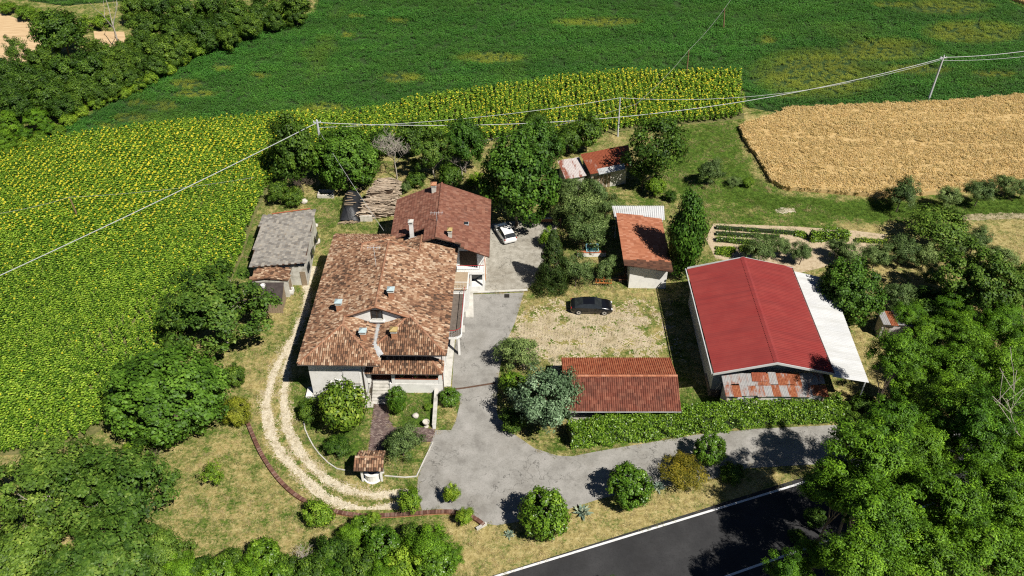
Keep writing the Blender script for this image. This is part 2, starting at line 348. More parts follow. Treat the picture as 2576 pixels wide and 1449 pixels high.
TRACK_OUT = [(730, 860), (690, 935), c5(310, 0), c5(298, 120), c5(330, 280), c5(400, 460), c5(530, 600), c5(640, 700), c5(760, 820), c5(900, 885), c5(1100, 930), c5(1270, 905), c5(1480, 830)]
LOT = G([(1300, 795), (1345, 785), (1440, 778), (1560, 790), (1662, 800), (1690, 880), (1600, 895), (1420, 892), (1345, 905), (1290, 870), (1268, 845)])
DRIVE = G([(1160, 742), (1318, 736), (1308, 770), (1296, 810), (1278, 850), (1262, 900), (1252, 960), (1250, 1040), (1290, 1090), (1345, 1128), (1400, 1146), (1440, 1148), (1500, 1136), (1600, 1119), (1750, 1094), (1900, 1079), (2060, 1071), (2180, 1066), (2260, 1070), (2260, 1140), (2200, 1160), (1980, 1172), (1880, 1178), (1800, 1203), (1700, 1220), (1600, 1232), (1500, 1258), (1420, 1284), (1330, 1308), (1250, 1322), (1215, 1316), (1190, 1294), (1110, 1280), (1062, 1284), (1048, 1240), (1052, 1200), (1070, 1152), (1084, 1112), (1096, 1082), (1135, 1082), (1146, 1060), (1158, 1012), (1137, 976), (1141, 900), (1150, 830)])
YARD = G([(1225, 580), (1238, 562), (1290, 556), (1412, 556), (1385, 600), (1372, 640), (1358, 700), (1318, 734), (1190, 738), (1196, 722), (1212, 718), (1224, 640)])
WALK = G([c2(1760, 180), c2(1890, 180), c2(1890, 240), c2(1812, 245), c2(1770, 695), c2(1700, 700), c2(1705, 560), c2(1735, 400)])
ROAD = G([(1225, 1452), (1300, 1429), (1968, 1217), (2400, 1081), (2900, 930), (3200, 1050), (2100, 1500), (1700, 1640), (900, 1900), (700, 1640)])
PATH = G([c2(*q) for q in ((1130, 792), (1240, 792), (1245, 960), (1290, 1040), (1530, 1040), (1640, 1050), (1612, 1162), (1400, 1150), (1260, 1150), (1180, 1250), (1072, 1250))])
GARDEN = G([(1795, 562), (2000, 570), (2150, 580), (2230, 590), (2200, 640), (2000, 690), (1800, 650), (1775, 600)])

def asphaltmat(name, cols, crack=True, cracklo=.012, scale=.55):
    m, nt, b = newmat(name, .9, .25)
    c = ramp(nt, noise(nt, scale, 9, .7), stops(cols, .32, .68))
    c = mixc(nt, ramp(nt, noise(nt, 7, 6, .75), [(.5, (0, 0, 0)), (.7, (.6,)*3)]), c, tuple(x*.6 for x in cols[0]))
    c = mixc(nt, ramp(nt, noise(nt, 11, 4, .8), [(.6, (0, 0, 0)), (.72, (.6,)*3)]), c, tuple(min(1, x*1.35) for x in cols[-1]))
    c = mixc(nt, ramp(nt, noise(nt, .2, 7, .7), [(.5, (0, 0, 0)), (.72, (.55,)*3)]), c, tuple(x*q for x, q in zip(cols[0], (.8, .76, .7))))
    if crack:
        g = nt.nodes.new('ShaderNodeNewGeometry')
        n = nt.nodes.new('ShaderNodeTexNoise'); n.inputs['Scale'].default_value = .8; n.inputs['Detail'].default_value = 6; nt.links.new(g.outputs['Position'], n.inputs['Vector'])
        vm = nt.nodes.new('ShaderNodeMix'); vm.data_type = 'VECTOR'; vm.inputs[0].default_value = .55
        nt.links.new(g.outputs['Position'], vm.inputs[4])
        sc_ = nt.nodes.new('ShaderNodeVectorMath'); sc_.operation = 'MULTIPLY_ADD'; sc_.inputs[1].default_value = (5, 5, 5); nt.links.new(n.outputs[1], sc_.inputs[0]); nt.links.new(g.outputs['Position'], sc_.inputs[2])
        vo = nt.nodes.new('ShaderNodeTexVoronoi'); vo.feature = 'DISTANCE_TO_EDGE'; vo.inputs['Scale'].default_value = .17; nt.links.new(sc_.outputs[0], vo.inputs['Vector'])
        part = ramp(nt, noise(nt, .16, 3), [(.42, (0, 0, 0)), (.5, (1, 1, 1))])
        k = mixc(nt, part, (0, 0, 0), ramp(nt, vo.outputs[0], [(0, (1, 1, 1)), (cracklo, (0, 0, 0))]))
        c = mixc(nt, math_(nt, 'MULTIPLY', k, .75), c, (.035, .033, .03))
    nt.links.new(c, b.inputs['Base Color']); bump(nt, b, noise(nt, 20, 4, .7), .25, .02)
    return m
sheet('driveway', DRIVE, .012, asphaltmat('worn_asphalt', [(.2, .19, .175), (.29, .28, .26), (.36, .345, .325)], cracklo=.01))
sheet('concrete_yard', YARD, .020, asphaltmat('old_concrete', [(.22, .2, .165), (.33, .31, .265), (.43, .405, .355)], True, .008, 1.3))
sheet('side_walk', WALK, .10, MT['concrete_light'])
road = sheet('road', ROAD, .008, asphaltmat('new_asphalt', [(.026, .026, .028), (.036, .036, .038), (.05, .05, .052)], True, .004, .35))
def strip(line, wid, z, m, name, parent=None, off=0):
    pts = [Vector(p[:2]) for p in line]; L = []; Rr = []
    for i, p in enumerate(pts):
        d = (pts[min(i+1, len(pts)-1)]-pts[max(i-1, 0)]).normalized(); n = Vector((-d.y, d.x))
        L.append(p+n*(off+wid/2)); Rr.append(p+n*(off-wid/2))
    n = len(pts); v = [(p.x, p.y, z) for p in Rr]+[(p.x, p.y, z) for p in L]
    return ob(name, mesh(name, v, [(i, i+1, n+i+1, n+i) for i in range(n-1)], m), parent)
MT['line'] = mat('road_paint', [(.62, .62, .62), (.78, .78, .78)], 3, .7, dirt=(.12, .12, .12), dscale=4, dlo=.55, dhi=.75)
strip(G([(1180, 1476), (1250, 1449), (1965, 1231), (2200, 1158), (2700, 1002)]), .2, .013, MT['line'], 'edge_line', road)
strip(G([(1700, 1500), (1830, 1449), (2000, 1389), (2500, 1212)]), .2, .013, MT['line'], 'edge_line', road)

# patchy loose surfaces: small squares kept where the surface shows through, so that their edges break up
def patchy(name, bbox, keep, cell, z, m):
    x0, x1, y0, y1 = bbox; X = np.arange(x0, x1, cell); Y = np.arange(y0, y1, cell)
    a, b_ = np.meshgrid(X, Y, indexing='ij'); p = np.stack([a.ravel(), b_.ravel()], 1); k = keep(p); p = p[k]
    v = np.stack([np.stack([p[:, 0]+dx*cell, p[:, 1]+dy*cell, np.full(len(p), z)], 1) for dx, dy in ((-.5, -.5), (.5, -.5), (.5, .5), (-.5, .5))], 1).reshape(-1, 3)
    rot = rng.uniform(-.25, .25, (len(v), 2))*cell; v[:, :2] += rot
    return tag(ob(name, mesh(name, v, np.arange(len(v)).reshape(-1, 4), m)), kind='structure')
MT['gravel'] = mat('white_gravel', [(0.4536, 0.3888, 0.2756), (0.6480, 0.5724, 0.4346), (0.7560, 0.6912, 0.5512)], 2.5, .95, detail=10, bmp=.3, bscale=25, dirt=(.36, .3, .18), dscale=1.6, dlo=.5, dhi=.68)
MT['lot'] = mat('pale_rubble', [(0.3780, 0.2958, 0.1886), (0.5220, 0.4350, 0.3034), (0.6300, 0.5481, 0.4100)], 1.8, .95, detail=10, bmp=.7, bscale=15, dirt=(.3, .24, .13), dscale=.9, dlo=.47, dhi=.68)
ti = G(TRACK_IN); to = G(TRACK_OUT)
patchy('gravel_track', (-33, -8, 46, 80), lambda p: (np.minimum(distline(p, ti), distline(p, to)) < .14+.5*fnoise(p, .8)+.6*(fnoise(p, 3.2, 4)-.5)+.25*(rng.random(len(p))-.5)), .085, .006, MT['gravel'])
MT['dust'] = mat('pale_dust', [(.3, .24, .14), (.42, .35, .22), (.52, .45, .31)], 3, .95, detail=9)
patchy('track_dust', (-33, -8, 46, 80), lambda p: (np.minimum(distline(p, ti), distline(p, to)) < .1+1.5*fnoise(p, 1.1, 6)*rng.random(len(p))), .1, .0055, MT['dust'])
fl_ = G([(2380, 551), (2440, 547), (2520, 544), (2700, 538)]); patchy('dirt_track', (50, 75, 80, 92), lambda p: distline(p, fl_) < .1+.9*fnoise(p, 1.5), .12, .0055, MT['dust'])
bp_ = G([(1960, 530), (1985, 527), (2010, 532)]); patchy('bare_patch', (26, 36, 84, 92), lambda p: distline(p, bp_) < -.1+.9*fnoise(p, .8)+.3*rng.random(len(p)), .1, .0055, MT['gravel'])
def lotkeep(p):
    ins = inpoly(p, LOT); e = distline(p, LOT+[LOT[0]])
    return np.where(ins, 1, -1)*e/2.4+(fnoise(p, 1.1)-.5)*3.4+(fnoise(p, 5, 5)-.5)*2.2+(rng.random(len(p))-.5)*1.1 > .1
patchy('rubble_lot', (-4, 18, 60, 76), lotkeep, .16, .005, MT['lot'])
MT['soil'] = mat('tilled_soil', [(.32, .24, .15), (.45, .36, .24), (.52, .43, .31)], 3, .95, detail=9, bmp=.8, bscale=8)
sheet('vegetable_garden', GARDEN, .007, MT['soil'])
MT['soil_row'] = mat('ploughed_soil', [(.42, .28, .15), (.55, .39, .22), (.62, .46, .28)], 1.2, .95, detail=9, bmp=.8, bscale=4, stretch=(.25, 1.6, 1, .5))
sheet('ploughed_field', PLOUGH1, .006, MT['soil_row']); sheet('ploughed_field', PLOUGH2, .006, MT['soil_row'])
MT['soil_bare'] = mat('field_soil', [(.07, .085, .025), (.13, .13, .045), (.2, .18, .075)], 2, .95)
sheet('sunflower_ground', SUNFLOWER, .004, MT['soil_bare'])
MT['alf_ground'] = mat('crop_floor', [(0.0200, 0.0450, 0.0112), (0.0360, 0.0720, 0.0160)], 2, .95)
sheet('green_field', ALFALFA, .004, MT['alf_ground']); sheet('clover_field', CLOVER, .004, MT['alf_ground'])
MT['wheat_ground'] = mat('stalk_fill', [(0.3564, 0.2346, 0.0887), (0.4910, 0.3441, 0.1531), (0.5544, 0.4066, 0.2015)], 2.2, .95, detail=9, stretch=(.3, 1.4, 1))
def slab(name, poly, h, m):
    a = sum(p.x*q.y-q.x*p.y for p, q in zip(poly, poly[1:]+poly[:1])); q = poly if a > 0 else poly[::-1]
    tag(MB().prism([tuple(p) for p in q], .004, h).build(name, m), kind='structure')
slab('wheat_ground', WHEAT, .62, MT['wheat_ground']); slab('wheat_ground', WHEAT2, .62, MT['wheat_ground'])  # solid stalk mass added under the ears to keep dark gaps from showing

# ---------------------------------------------------------------- crops and grass: countless plants
def protos(name, meshes):
    col = bpy.data.collections.new(name)
    for i, me in enumerate(meshes):
        col.objects.link(bpy.data.objects.new('%s_%02d' % (name, i), me))
    return col
def scatter(name, pts, rotz, scale, idx, col, label, cat, tone=None, tilt=None):
    n = len(pts); me = bpy.data.meshes.new(name); me.vertices.add(n)
    co = np.zeros((n, 3), np.float32); co[:, :pts.shape[1]] = pts; me.vertices.foreach_set('co', co.ravel())
    rot = np.zeros((n, 3), np.float32); rot[:, 2] = rotz
    if tilt is not None: rot[:, :2] = tilt
    me.attributes.new('rot', 'FLOAT_VECTOR', 'POINT').data.foreach_set('vector', rot.ravel())
    me.attributes.new('scl', 'FLOAT', 'POINT').data.foreach_set('value', np.asarray(scale, np.float32))
    me.attributes.new('pick', 'INT', 'POINT').data.foreach_set('value', np.asarray(idx, np.int32))
    me.attributes.new('tone', 'FLOAT', 'POINT').data.foreach_set('value', np.asarray(tone if tone is not None else np.zeros(n), np.float32))
    o = tag(ob(name, me), label, cat, kind='stuff')
    ng = bpy.data.node_groups.new(name, 'GeometryNodeTree')
    ng.interface.new_socket('Geometry', in_out='INPUT', socket_type='NodeSocketGeometry')
    ng.interface.new_socket('Geometry', in_out='OUTPUT', socket_type='NodeSocketGeometry')
    N = ng.nodes; Lk = ng.links; gi = N.new('NodeGroupInput'); go = N.new('NodeGroupOutput')
    ip = N.new('GeometryNodeInstanceOnPoints'); ci = N.new('GeometryNodeCollectionInfo')
    ci.inputs['Collection'].default_value = col; ci.inputs['Separate Children'].default_value = True; ci.inputs['Reset Children'].default_value = True
    def na(nm, typ):
        q = N.new('GeometryNodeInputNamedAttribute'); q.data_type = typ; q.inputs[0].default_value = nm; return q.outputs[0]
    Lk.new(gi.outputs[0], ip.inputs['Points']); Lk.new(ci.outputs[0], ip.inputs['Instance']); ip.inputs['Pick Instance'].default_value = True
    Lk.new(na('pick', 'INT'), ip.inputs['Instance Index']); Lk.new(na('rot', 'FLOAT_VECTOR'), ip.inputs['Rotation']); Lk.new(na('scl', 'FLOAT'), ip.inputs['Scale'])
    Lk.new(ip.outputs[0], go.inputs[0])
    md = o.modifiers.new('plants', 'NODES'); md.node_group = ng
    return o
def blades(n, h, spread, wid, lean, seed, droop=.3, rlo=0, rhi=1):
    r = np.random.default_rng(seed); v = []; f = []; a = []
    for i in range(n):
        t = r.uniform(0, 2*math.pi); q = spread*math.sqrt(r.random()); x, y = q*math.cos(t), q*math.sin(t)
        hh = h*r.uniform(.6, 1.1); l = lean*r.uniform(.2, 1)*hh; t2 = r.uniform(0, 2*math.pi); dx, dy = l*math.cos(t2), l*math.sin(t2)
        px, py = -math.sin(t2)*wid/2, math.cos(t2)*wid/2; b = len(v)
        v += [(x-px, y-py, 0), (x+px, y+py, 0), (x+dx*.5+px*.8, y+dy*.5+py*.8, hh*.65), (x+dx*.5-px*.8, y+dy*.5-py*.8, hh*.65), (x+dx*1.2, y+dy*1.2, hh*(1-droop*r.random()))]
        f += [(b, b+1, b+2, b+3), (b+3, b+2, b+4)]; c = r.uniform(rlo, rhi); a += [c, c]
    return v, f, a
def leafset(n, seed, shape):
    """n leaves; shape(rng, i) gives root, direction, length, width, normal-ish up, tone"""
    r = np.random.default_rng(seed); v = []; f = []; a = []
    for i in range(n):
        p, d, L, W, c = shape(r, i); p = Vector(p); d = Vector(d).normalized(); s = d.cross(Vector((0, 0, 1)))
        s = s.normalized() if s.length > .01 else Vector((1, 0, 0)); b = len(v); up = s.cross(d)
        v += [p, p+d*L*.45+s*W/2+up*W*.1, p+d*L*.95-up*L*.22, p+d*L*.45-s*W/2+up*W*.1]
        f += [(b, b+1, b+2, b+3)]; a.append(c)
    return [tuple(q) for q in v], f, a
def pm(name, parts, mats):
    v = []; f = []; a = []; ix = []
    for k, (pv, pf, pa) in enumerate(parts):
        b = len(v); v += pv; f += [tuple(i+b for i in q) for q in pf]; a += pa; ix += [k]*len(pf)
    return mesh(name, v, f, mats, attrs={'rnd': ('FACE', a)}, idx=ix)

# sunflowers
MT['sun_leaf'] = leafmat('sunflower_leaf', [(0.0320, 0.0888, 0.0068), (0.0961, 0.2129, 0.0147), (0.1794, 0.3369, 0.0250), (0.3076, 0.4730, 0.0567)], .25, var=.3)
MT['sun_petal'] = leafmat('sunflower_petal', [(.55, .45, .012), (.68, .57, .015), (.78, .68, .03)], .25, var=.12)
MT['sun_disc'] = mat('sunflower_disc', [(.1, .06, .015), (.3, .2, .03)], 30)
def sunflower(seed, flower):
    r0 = np.random.default_rng(seed); H_ = 1.45
    def shp(r, i):
        z = H_*(.45+.55*i/11); t = i*2.4+seed; L = .31*(1.15-.45*i/11)*r.uniform(.8, 1.15); e = .25-.3*(1-i/11)+r.uniform(-.15, .2)
        return (0, 0, z), (math.cos(t), math.sin(t), e), L*1.15, L*.95, r.random()
    parts = [leafset(12, seed, shp)]
    st = MB().tube([(0, 0, 0), (0, 0, H_)], [.02, .015], 3, False); parts[0] = (parts[0][0]+st.v, parts[0][1]+[tuple(i+len(parts[0][0]) for i in q) for q in st.f], parts[0][2]+[.4]*len(st.f))
    mats = [MT['sun_leaf']]
    if flower:
        az = SUN_AZ+r0.uniform(-.9, .6); el = r0.uniform(.1, .9); n = Vector((math.sin(az)*math.cos(el), math.cos(az)*math.cos(el), math.sin(el)))
        a = n.cross(Vector((0, 0, 1))).normalized(); b = n.cross(a); c = Vector((0, 0, H_+.08))+n*.06; ro = .135*flower; k = 14
        v = [c+(a*math.cos(2*math.pi*j/k)+b*math.sin(2*math.pi*j/k))*ro*(1 if j % 2 else .8)-n*.01 for j in range(k)]
        parts.append(([tuple(q) for q in v], [tuple(range(k-1, -1, -1))], [r0.random()])); mats.append(MT['sun_petal'])
        v = [c+n*.012+(a*math.cos(2*math.pi*j/7)+b*math.sin(2*math.pi*j/7))*ro*.4 for j in range(7)]
        parts.append(([tuple(q) for q in v], [tuple(range(6, -1, -1))], [.5])); mats.append(MT['sun_disc'])
    return pm('sunflower', parts, mats)
col = protos('sunflower_plants', [sunflower(i, (0, 0, 0, .55, .85, .7)[i]) for i in range(6)])
d = (P(493, 348)-P(464, 397)).to_2d().normalized(); nrm = Vector((-d.y, d.x))
bb = np.array([list(p) for p in SUNFLOWER]); cen = bb.mean(0)
a_ = np.arange(-75, 75, .25); b_ = np.arange(-75, 75, .74); A, B = np.meshgrid(a_, b_)
pp = cen+A.ravel()[:, None]*np.array(d)+B.ravel()[:, None]*np.array(nrm); pp = pp+rng.normal(0, 1, pp.shape)*np.where(pp[:, :1]-.35*pp[:, 1:] > -66, .17, .065)+np.stack([fnoise(pp, 12, 5)-.5, fnoise(pp, 12, 9)-.5], 1)*1.2
pp = pp[inpoly(pp, SUNFLOWER)]
e = distline(pp, SUNFLOWER+[SUNFLOWER[0]]); pp = pp[e > .25*rng.random(len(pp))]
uv = np.array([Q((p[0], p[1], 1.4)) for p in pp]); ok = (uv[:, 0] > -160) & (uv[:, 0] < 2000) & (uv[:, 1] < 1260); pp = pp[ok]; uv = uv[ok]
pr = np.clip(.6-(uv[:, 1]-430)/560, .025, .6)*(.2+1.6*fnoise(pp, 9, 3)); pr = np.where((uv[:, 0] > 800) & (uv[:, 0] < 1190), pr*.45, pr)
fl = rng.random(len(pp)) < pr
pk = np.where(fl, rng.integers(3, 6, len(pp)), rng.integers(0, 3, len(pp)))
hs = (.72+.36*fnoise(pp, 9, 8))*rng.uniform(.88, 1.1, len(pp))
scatter('sunflower_field', pp, np.where(fl, rng.normal(0, .55, len(pp)), rng.uniform(0, 6.28, len(pp))), hs, pk, col, 'rows of flowering sunflowers left of and behind the farmhouse', 'sunflowers')
print('sunflowers', len(pp))

# green field
MT['alf'] = leafmat('alfalfa_leaf', [(0.0146, 0.0693, 0.0107), (0.0316, 0.1449, 0.0172), (0.0546, 0.2205, 0.0237), (0.0972, 0.3024, 0.0429)], .2, var=.14, tone=(.30, .36, .04), wave=.7)
def alf(seed):
    def shp(r, i):
        t = r.uniform(0, 6.28); q = .62*math.sqrt(r.random()); z = r.uniform(.2, .55)
        return (q*math.cos(t), q*math.sin(t), z), (r.normal(0, 1), r.normal(0, 1), r.uniform(-.2, .9)), r.uniform(.12, .26), r.uniform(.08, .16), r.random()
    return pm('alfalfa', [leafset(46, seed, shp)], [MT['alf']])
col = protos('alfalfa_plants', [alf(i) for i in range(5)])
def cover(poly, dens, pad=0, umax=2660, umin=-90, vmin=-70, vmax=1520):
    b = np.array([list(p) for p in poly]); lo = b.min(0); hi = b.max(0); n = int(dens*(hi[0]-lo[0])*(hi[1]-lo[1]))
    p = lo+rng.random((n, 2))*(hi-lo); p = p[inpoly(p, poly)]
    dep = p[:, 1]*CP+CAM_H*SP; u = 1288+CAM_F*p[:, 0]/dep; v = 724.5-CAM_F*(p[:, 1]*SP-CAM_H*CP)/dep
    k = (u > umin) & (u < umax) & (v > vmin) & (v < vmax); p = p[k]; u = u[k]; v = v[k]
    if pad: k = distline(p, list(poly)+[poly[0]]) > pad; p = p[k]; u = u[k]; v = v[k]
    return p, u, v
YEL = [(820, 285, 70, 22), (1010, 200, 55, 14), (470, 215, 45, 12), (490, 240, 55, 10), (415, 270, 35, 14), (330, 300, 45, 12), (275, 320, 30, 8), (655, 195, 25, 8), (560, 175, 30, 8), (350, 262, 30, 8), (875, 92, 18, 8), (1000, 55, 30, 6), (900, 45, 25, 6),
       (2140, 150, 70, 16), (2010, 170, 45, 22), (2010, 215, 50, 12), (2060, 190, 170, 62), (2230, 130, 120, 30), (1930, 105, 22, 12), (2380, 20, 120, 20), (2450, 85, 130, 30), (1230, 150, 90, 14), (1500, 60, 110, 12), (2500, 190, 60, 8), (2250, 15, 60, 8), (2300, 180, 90, 14), (1990, 245, 40, 8)]
def yellow(p, u, v):
    t = np.zeros(len(p))
    for yu, yv, a, b in YEL:
        q = ((u-yu)/a)**2+((v-yv)/b)**2; t = np.maximum(t, np.clip(1.25-q, 0, 1))
    return np.clip(t*(.4+1.1*fnoise(p, 5, 2))+np.clip((fnoise(p, 11, 6)-.66)*1.2, 0, .25)+.1*(fnoise(p*np.array([.3, 1.4]), 4, 9)), 0, 1)
p, u, v = cover(ALFALFA, 3.2); t = yellow(p, u, v)
scatter('green_field_crop', p, rng.uniform(0, 6.28, len(p)), rng.uniform(.7, 1.15, len(p))*(1-.35*t)*(.75+.5*fnoise(p*np.array([.35, 1.3]), 5, 4)), rng.integers(0, 5, len(p)), col, 'dark green leafy crop with yellow patches on the field beyond the sunflowers', 'crop', t)
print('alf', len(p))
p, u, v = cover(CLOVER, 2.5)
scatter('clover_crop', p, rng.uniform(0, 6.28, len(p)), rng.uniform(.6, 1, len(p)), rng.integers(0, 5, len(p)), col, 'small green crop plot beyond the wood at the top left', 'crop', .25*fnoise(p, 9))
# wheat
MT['wheat'] = leafmat('ripe_wheat', [(0.5720, 0.3702, 0.1316), (0.7488, 0.5141, 0.2024), (0.8528, 0.6272, 0.2935), (0.9152, 0.7197, 0.4048)], .4, rough=.7, var=.12, tone=(.42, .27, .1))
def wheat(seed):
    def ear(r, i):
        t = r.uniform(0, 6.28); q = .36*math.sqrt(r.random())
        return (q*math.cos(t), q*math.sin(t), r.uniform(.68, .82)), (r.normal(0, 1), r.normal(0, 1), r.uniform(-.3, .15)), r.uniform(.16, .3), r.uniform(.07, .12), r.random()
    return pm('wheat', [leafset(26, seed, ear), blades(8, .8, .32, .04, .4, seed, .35)], [MT['wheat'], MT['wheat']])
col = protos('wheat_plants', [wheat(i) for i in range(5)])
def wheatfield(poly, label):
    p, u, v = cover(poly, 7.5)
    r1 = np.abs((p@np.array([.08, 1.0])+1.2*fnoise(p, 30)) % 9.0-4.5) < .28
    ed = distline(p, list(poly)+[poly[0]]); r2 = np.abs(ed-6) < .3
    t = np.clip((r1 | r2)*.6+.5*(fnoise(p*np.array([.12, 1.2]), 2.2, 3)-.3), 0, 1)
    hgt = rng.uniform(.85, 1.1, len(p))*np.where(r1 | r2, .8, 1)*(.85+.3*fnoise(p*np.array([.15, 1]), 1.6, 5))
    scatter('wheat_field', p, rng.uniform(0, 6.28, len(p)), hgt, rng.integers(0, 5, len(p)), col, label, 'wheat', t)
wheatfield(WHEAT, 'ripe golden wheat standing on the field right of the sunflowers')
wheatfield(WHEAT2, 'corner of ripe wheat beyond the green field at the top right')
# grass
MT['grass'] = leafmat('grass_blade', [(.34, .25, .1), (.48, .38, .17), (.57, .47, .25), (.66, .56, .34)], .3, rough=.8, var=.25, tone=(.10, .17, .025))
col = protos('grass_tufts', [pm('grass', [blades(22, .17, .26, .022, .9, 40+i, .2)], [MT['grass']]) for i in range(5)])
LAWN = G([(-260, 1100), (250, 1090), (430, 880), (640, 560), (660, 500), (860, 430), (1300, 350), (1560, 335), (1870, 300), (1860, 330), (1910, 420), (1960, 480), (2210, 502), (2700, 470), (2800, 1449), (1250, 1449), (1000, 1560), (-300, 1560)])
NOGRASS = [DRIVE, YARD, ROAD, PATH, WALK, G([(748, 985), (1150, 985), (1240, 740), (1240, 540), (1000, 540), (840, 660)]), G([(1430, 890), (1700, 890), (1720, 1050), (1470, 1060)]), G([(1740, 720), (2000, 720), (2170, 900), (2100, 1030), (1820, 1030)])]
p, u, v = cover(LAWN, 6.5)
k = np.ones(len(p), bool)
for q in NOGRASS: k &= ~(inpoly(p, q) & (distline(p, list(q)+[q[0]]) > .05+.35*rng.random(len(p))*(fnoise(p, 3, 7) > .42)))
dk = np.minimum(distline(p, ti), distline(p, to)); k &= (dk > .25+.6*rng.random(len(p)))
k &= ~(inpoly(p, LOT) & (rng.random(len(p)) < .72)); k &= ~(inpoly(p, GARDEN) & (rng.random(len(p)) < .9)); p = p[k]
g = smooth_green(p, .8)
tn = np.clip((g-.45+(fnoise(p, 2.4, 3)-.5)*1.9)*1.8+.35, 0, 1); k = rng.random(len(p)) < .45+.5*g; p = p[k]; tn = tn[k]; g = g[k]
scatter('dry_grass', p, rng.uniform(0, 6.28, len(p)), rng.uniform(.5, 1.1, len(p))*(1+1.1*np.clip(g-.6, 0, 1)), rng.integers(0, 5, len(p)), col, 'dry yellowish grass growing over the yard and verges', 'grass', tn)
print('grass', len(p))
# ================================================================ ROOF TILES
def barrel(wid, L, n=5, lift=.03, taper=.86, hgt=None):
    v = []; hgt = hgt or wid*.42
    for y, s, z in ((-L*.5, 1, lift), (L*.5, taper, 0)):
        for j in range(n+1):
            t = math.pi*j/n; v.append((-math.cos(t)*wid/2*s, y, z+math.sin(t)*hgt*s))
    f = [(j, j+1, n+2+j, n+1+j) for j in range(n)]
    f.append(tuple(range(n, -1, -1)))
    return np.array(v), f
def flat_tile(wid, L, th=.035, lift=.03):
    w_ = wid/2-.006; v = [(-w_, -L/2, lift-th), (w_, -L/2, lift-th), (w_, L/2, -th), (-w_, L/2, -th), (-w_, -L/2, lift), (w_, -L/2, lift), (w_, L/2, 0), (-w_, L/2, 0)]
    return np.array(v), [(4, 5, 6, 7), (0, 1, 5, 4), (1, 2, 6, 5), (3, 0, 4, 7)]
def wave_tile(wid, L, lift=.022):
    v = []; xs_ = [-.5, -.2, 0, .2, .5]; zs = [0, .012, .07, .012, 0]
    for y, l in ((-L/2, lift), (L/2, 0)):
        for x, z in zip(xs_, zs): v.append((x*wid, y, z+l))
    f = [(j, j+1, 6+j, 5+j) for j in range(4)]+[(4, 3, 2, 1, 0)]
    return np.array(v), f
def lay(poly, z0, grad, col_w, row_l, jit=.008, rowoff=0, stagger=0):
    """tile matrices over a sloping plane z = z0 + grad.(x, y) inside a plan outline"""
    g = Vector(grad); gl = g.length; up2 = g/gl; ac = Vector((up2.y, -up2.x)); cs = 1/math.sqrt(1+gl*gl)
    pts = np.array([(Vector(p[:2]).dot(ac), Vector(p[:2]).dot(up2)) for p in poly]); lo = pts.min(0); hi = pts.max(0)
    A = np.arange(lo[0]+col_w/2, hi[0], col_w); Bv = np.arange(lo[1]+row_l*cs*.45+rowoff, hi[1]+row_l*cs*.3, row_l*cs)
    aa, bb_ = np.meshgrid(A, Bv)
    if stagger: aa = aa+(np.arange(len(Bv)) % 2)[:, None]*col_w*stagger
    q = np.stack([aa.ravel(), bb_.ravel()], 1); q = q[inpoly(q, pts)]; q = q+rng.normal(0, jit, q.shape)
    x = q[:, 0]*ac.x+q[:, 1]*up2.x; y = q[:, 0]*ac.y+q[:, 1]*up2.y; z = z0+g.x*x+g.y*y
    X = np.array([ac.x, ac.y, 0.]); Y = np.array([up2.x*cs, up2.y*cs, gl*cs]); Z = np.cross(X, Y)
    n = len(q); M = np.zeros((n, 4, 4)); rj = rng.normal(0, jit*3, n); tj = rng.normal(0, jit*2, n)
    M[:, :3, 0] = X*np.cos(rj)[:, None]+Y*np.sin(rj)[:, None]; M[:, :3, 1] = Y*np.cos(rj)[:, None]-X*np.sin(rj)[:, None]+Z*tj[:, None]; M[:, :3, 2] = Z
    M[:, :3, 3] = np.stack([x, y, z], 1); M[:, 3, 3] = 1
    return M
def along(a, b, step, roll=0.):
    """matrices for ridge tiles from a up to b"""
    a = Vector(a); b = Vector(b); d = (b-a); n = max(1, int(d.length/step)); Y = d.normalized(); X = Y.cross(Vector((0, 0, 1))).normalized(); Z = X.cross(Y)
    M = np.zeros((n, 4, 4))
    for i in range(n):
        M[i, :3, 0] = X; M[i, :3, 1] = Y; M[i, :3, 2] = Z; M[i, :3, 3] = a+d*((i+.5)/n); M[i, 3, 3] = 1
    return M
def pieces(name, M, shape, m, parent, limit=300, dist=None, wmat=None, tones=12, lowtone=None):
    """the pieces that show largest as objects sharing meshes, the rest joined in one part"""
    v, f = shape; n = len(M); tv = rng.random(n)
    if lowtone is not None: tv = np.clip(lowtone(M[:, :3, 3])+rng.normal(0, .16, n), 0, 1)
    W = np.array(wmat if wmat is not None else Matrix.Identity(4)); wp = (W@M[:, :, 3].T).T[:, :3]
    order = np.argsort(np.linalg.norm(wp-np.array([0, 0, CAM_H]), axis=1)); near = order[:limit]; far = order[limit:]
    mm = [mesh(name, v, f, m, attrs={'rnd': ('FACE', [(i+.5)/tones]*len(f))}) for i in range(tones)]
    for i in near:
        o = bpy.data.objects.new(name, mm[min(tones-1, int(tv[i]*tones))]); C.objects.link(o); o.parent = parent; o.matrix_local = Matrix(M[i].tolist())
    if len(far):
        hv = np.concatenate([v, np.ones((len(v), 1))], 1); V = np.einsum('nij,kj->nki', M[far], hv)[:, :, :3].reshape(-1, 3); k = len(v)
        F = [tuple(i*k+j for j in q) for i in range(len(far)) for q in f]
        o = ob(name+'_field', mesh(name+'_field', V, F, m, attrs={'rnd': ('FACE', np.repeat(tv[far], len(f)))}), parent); o['kind'] = 'stuff'
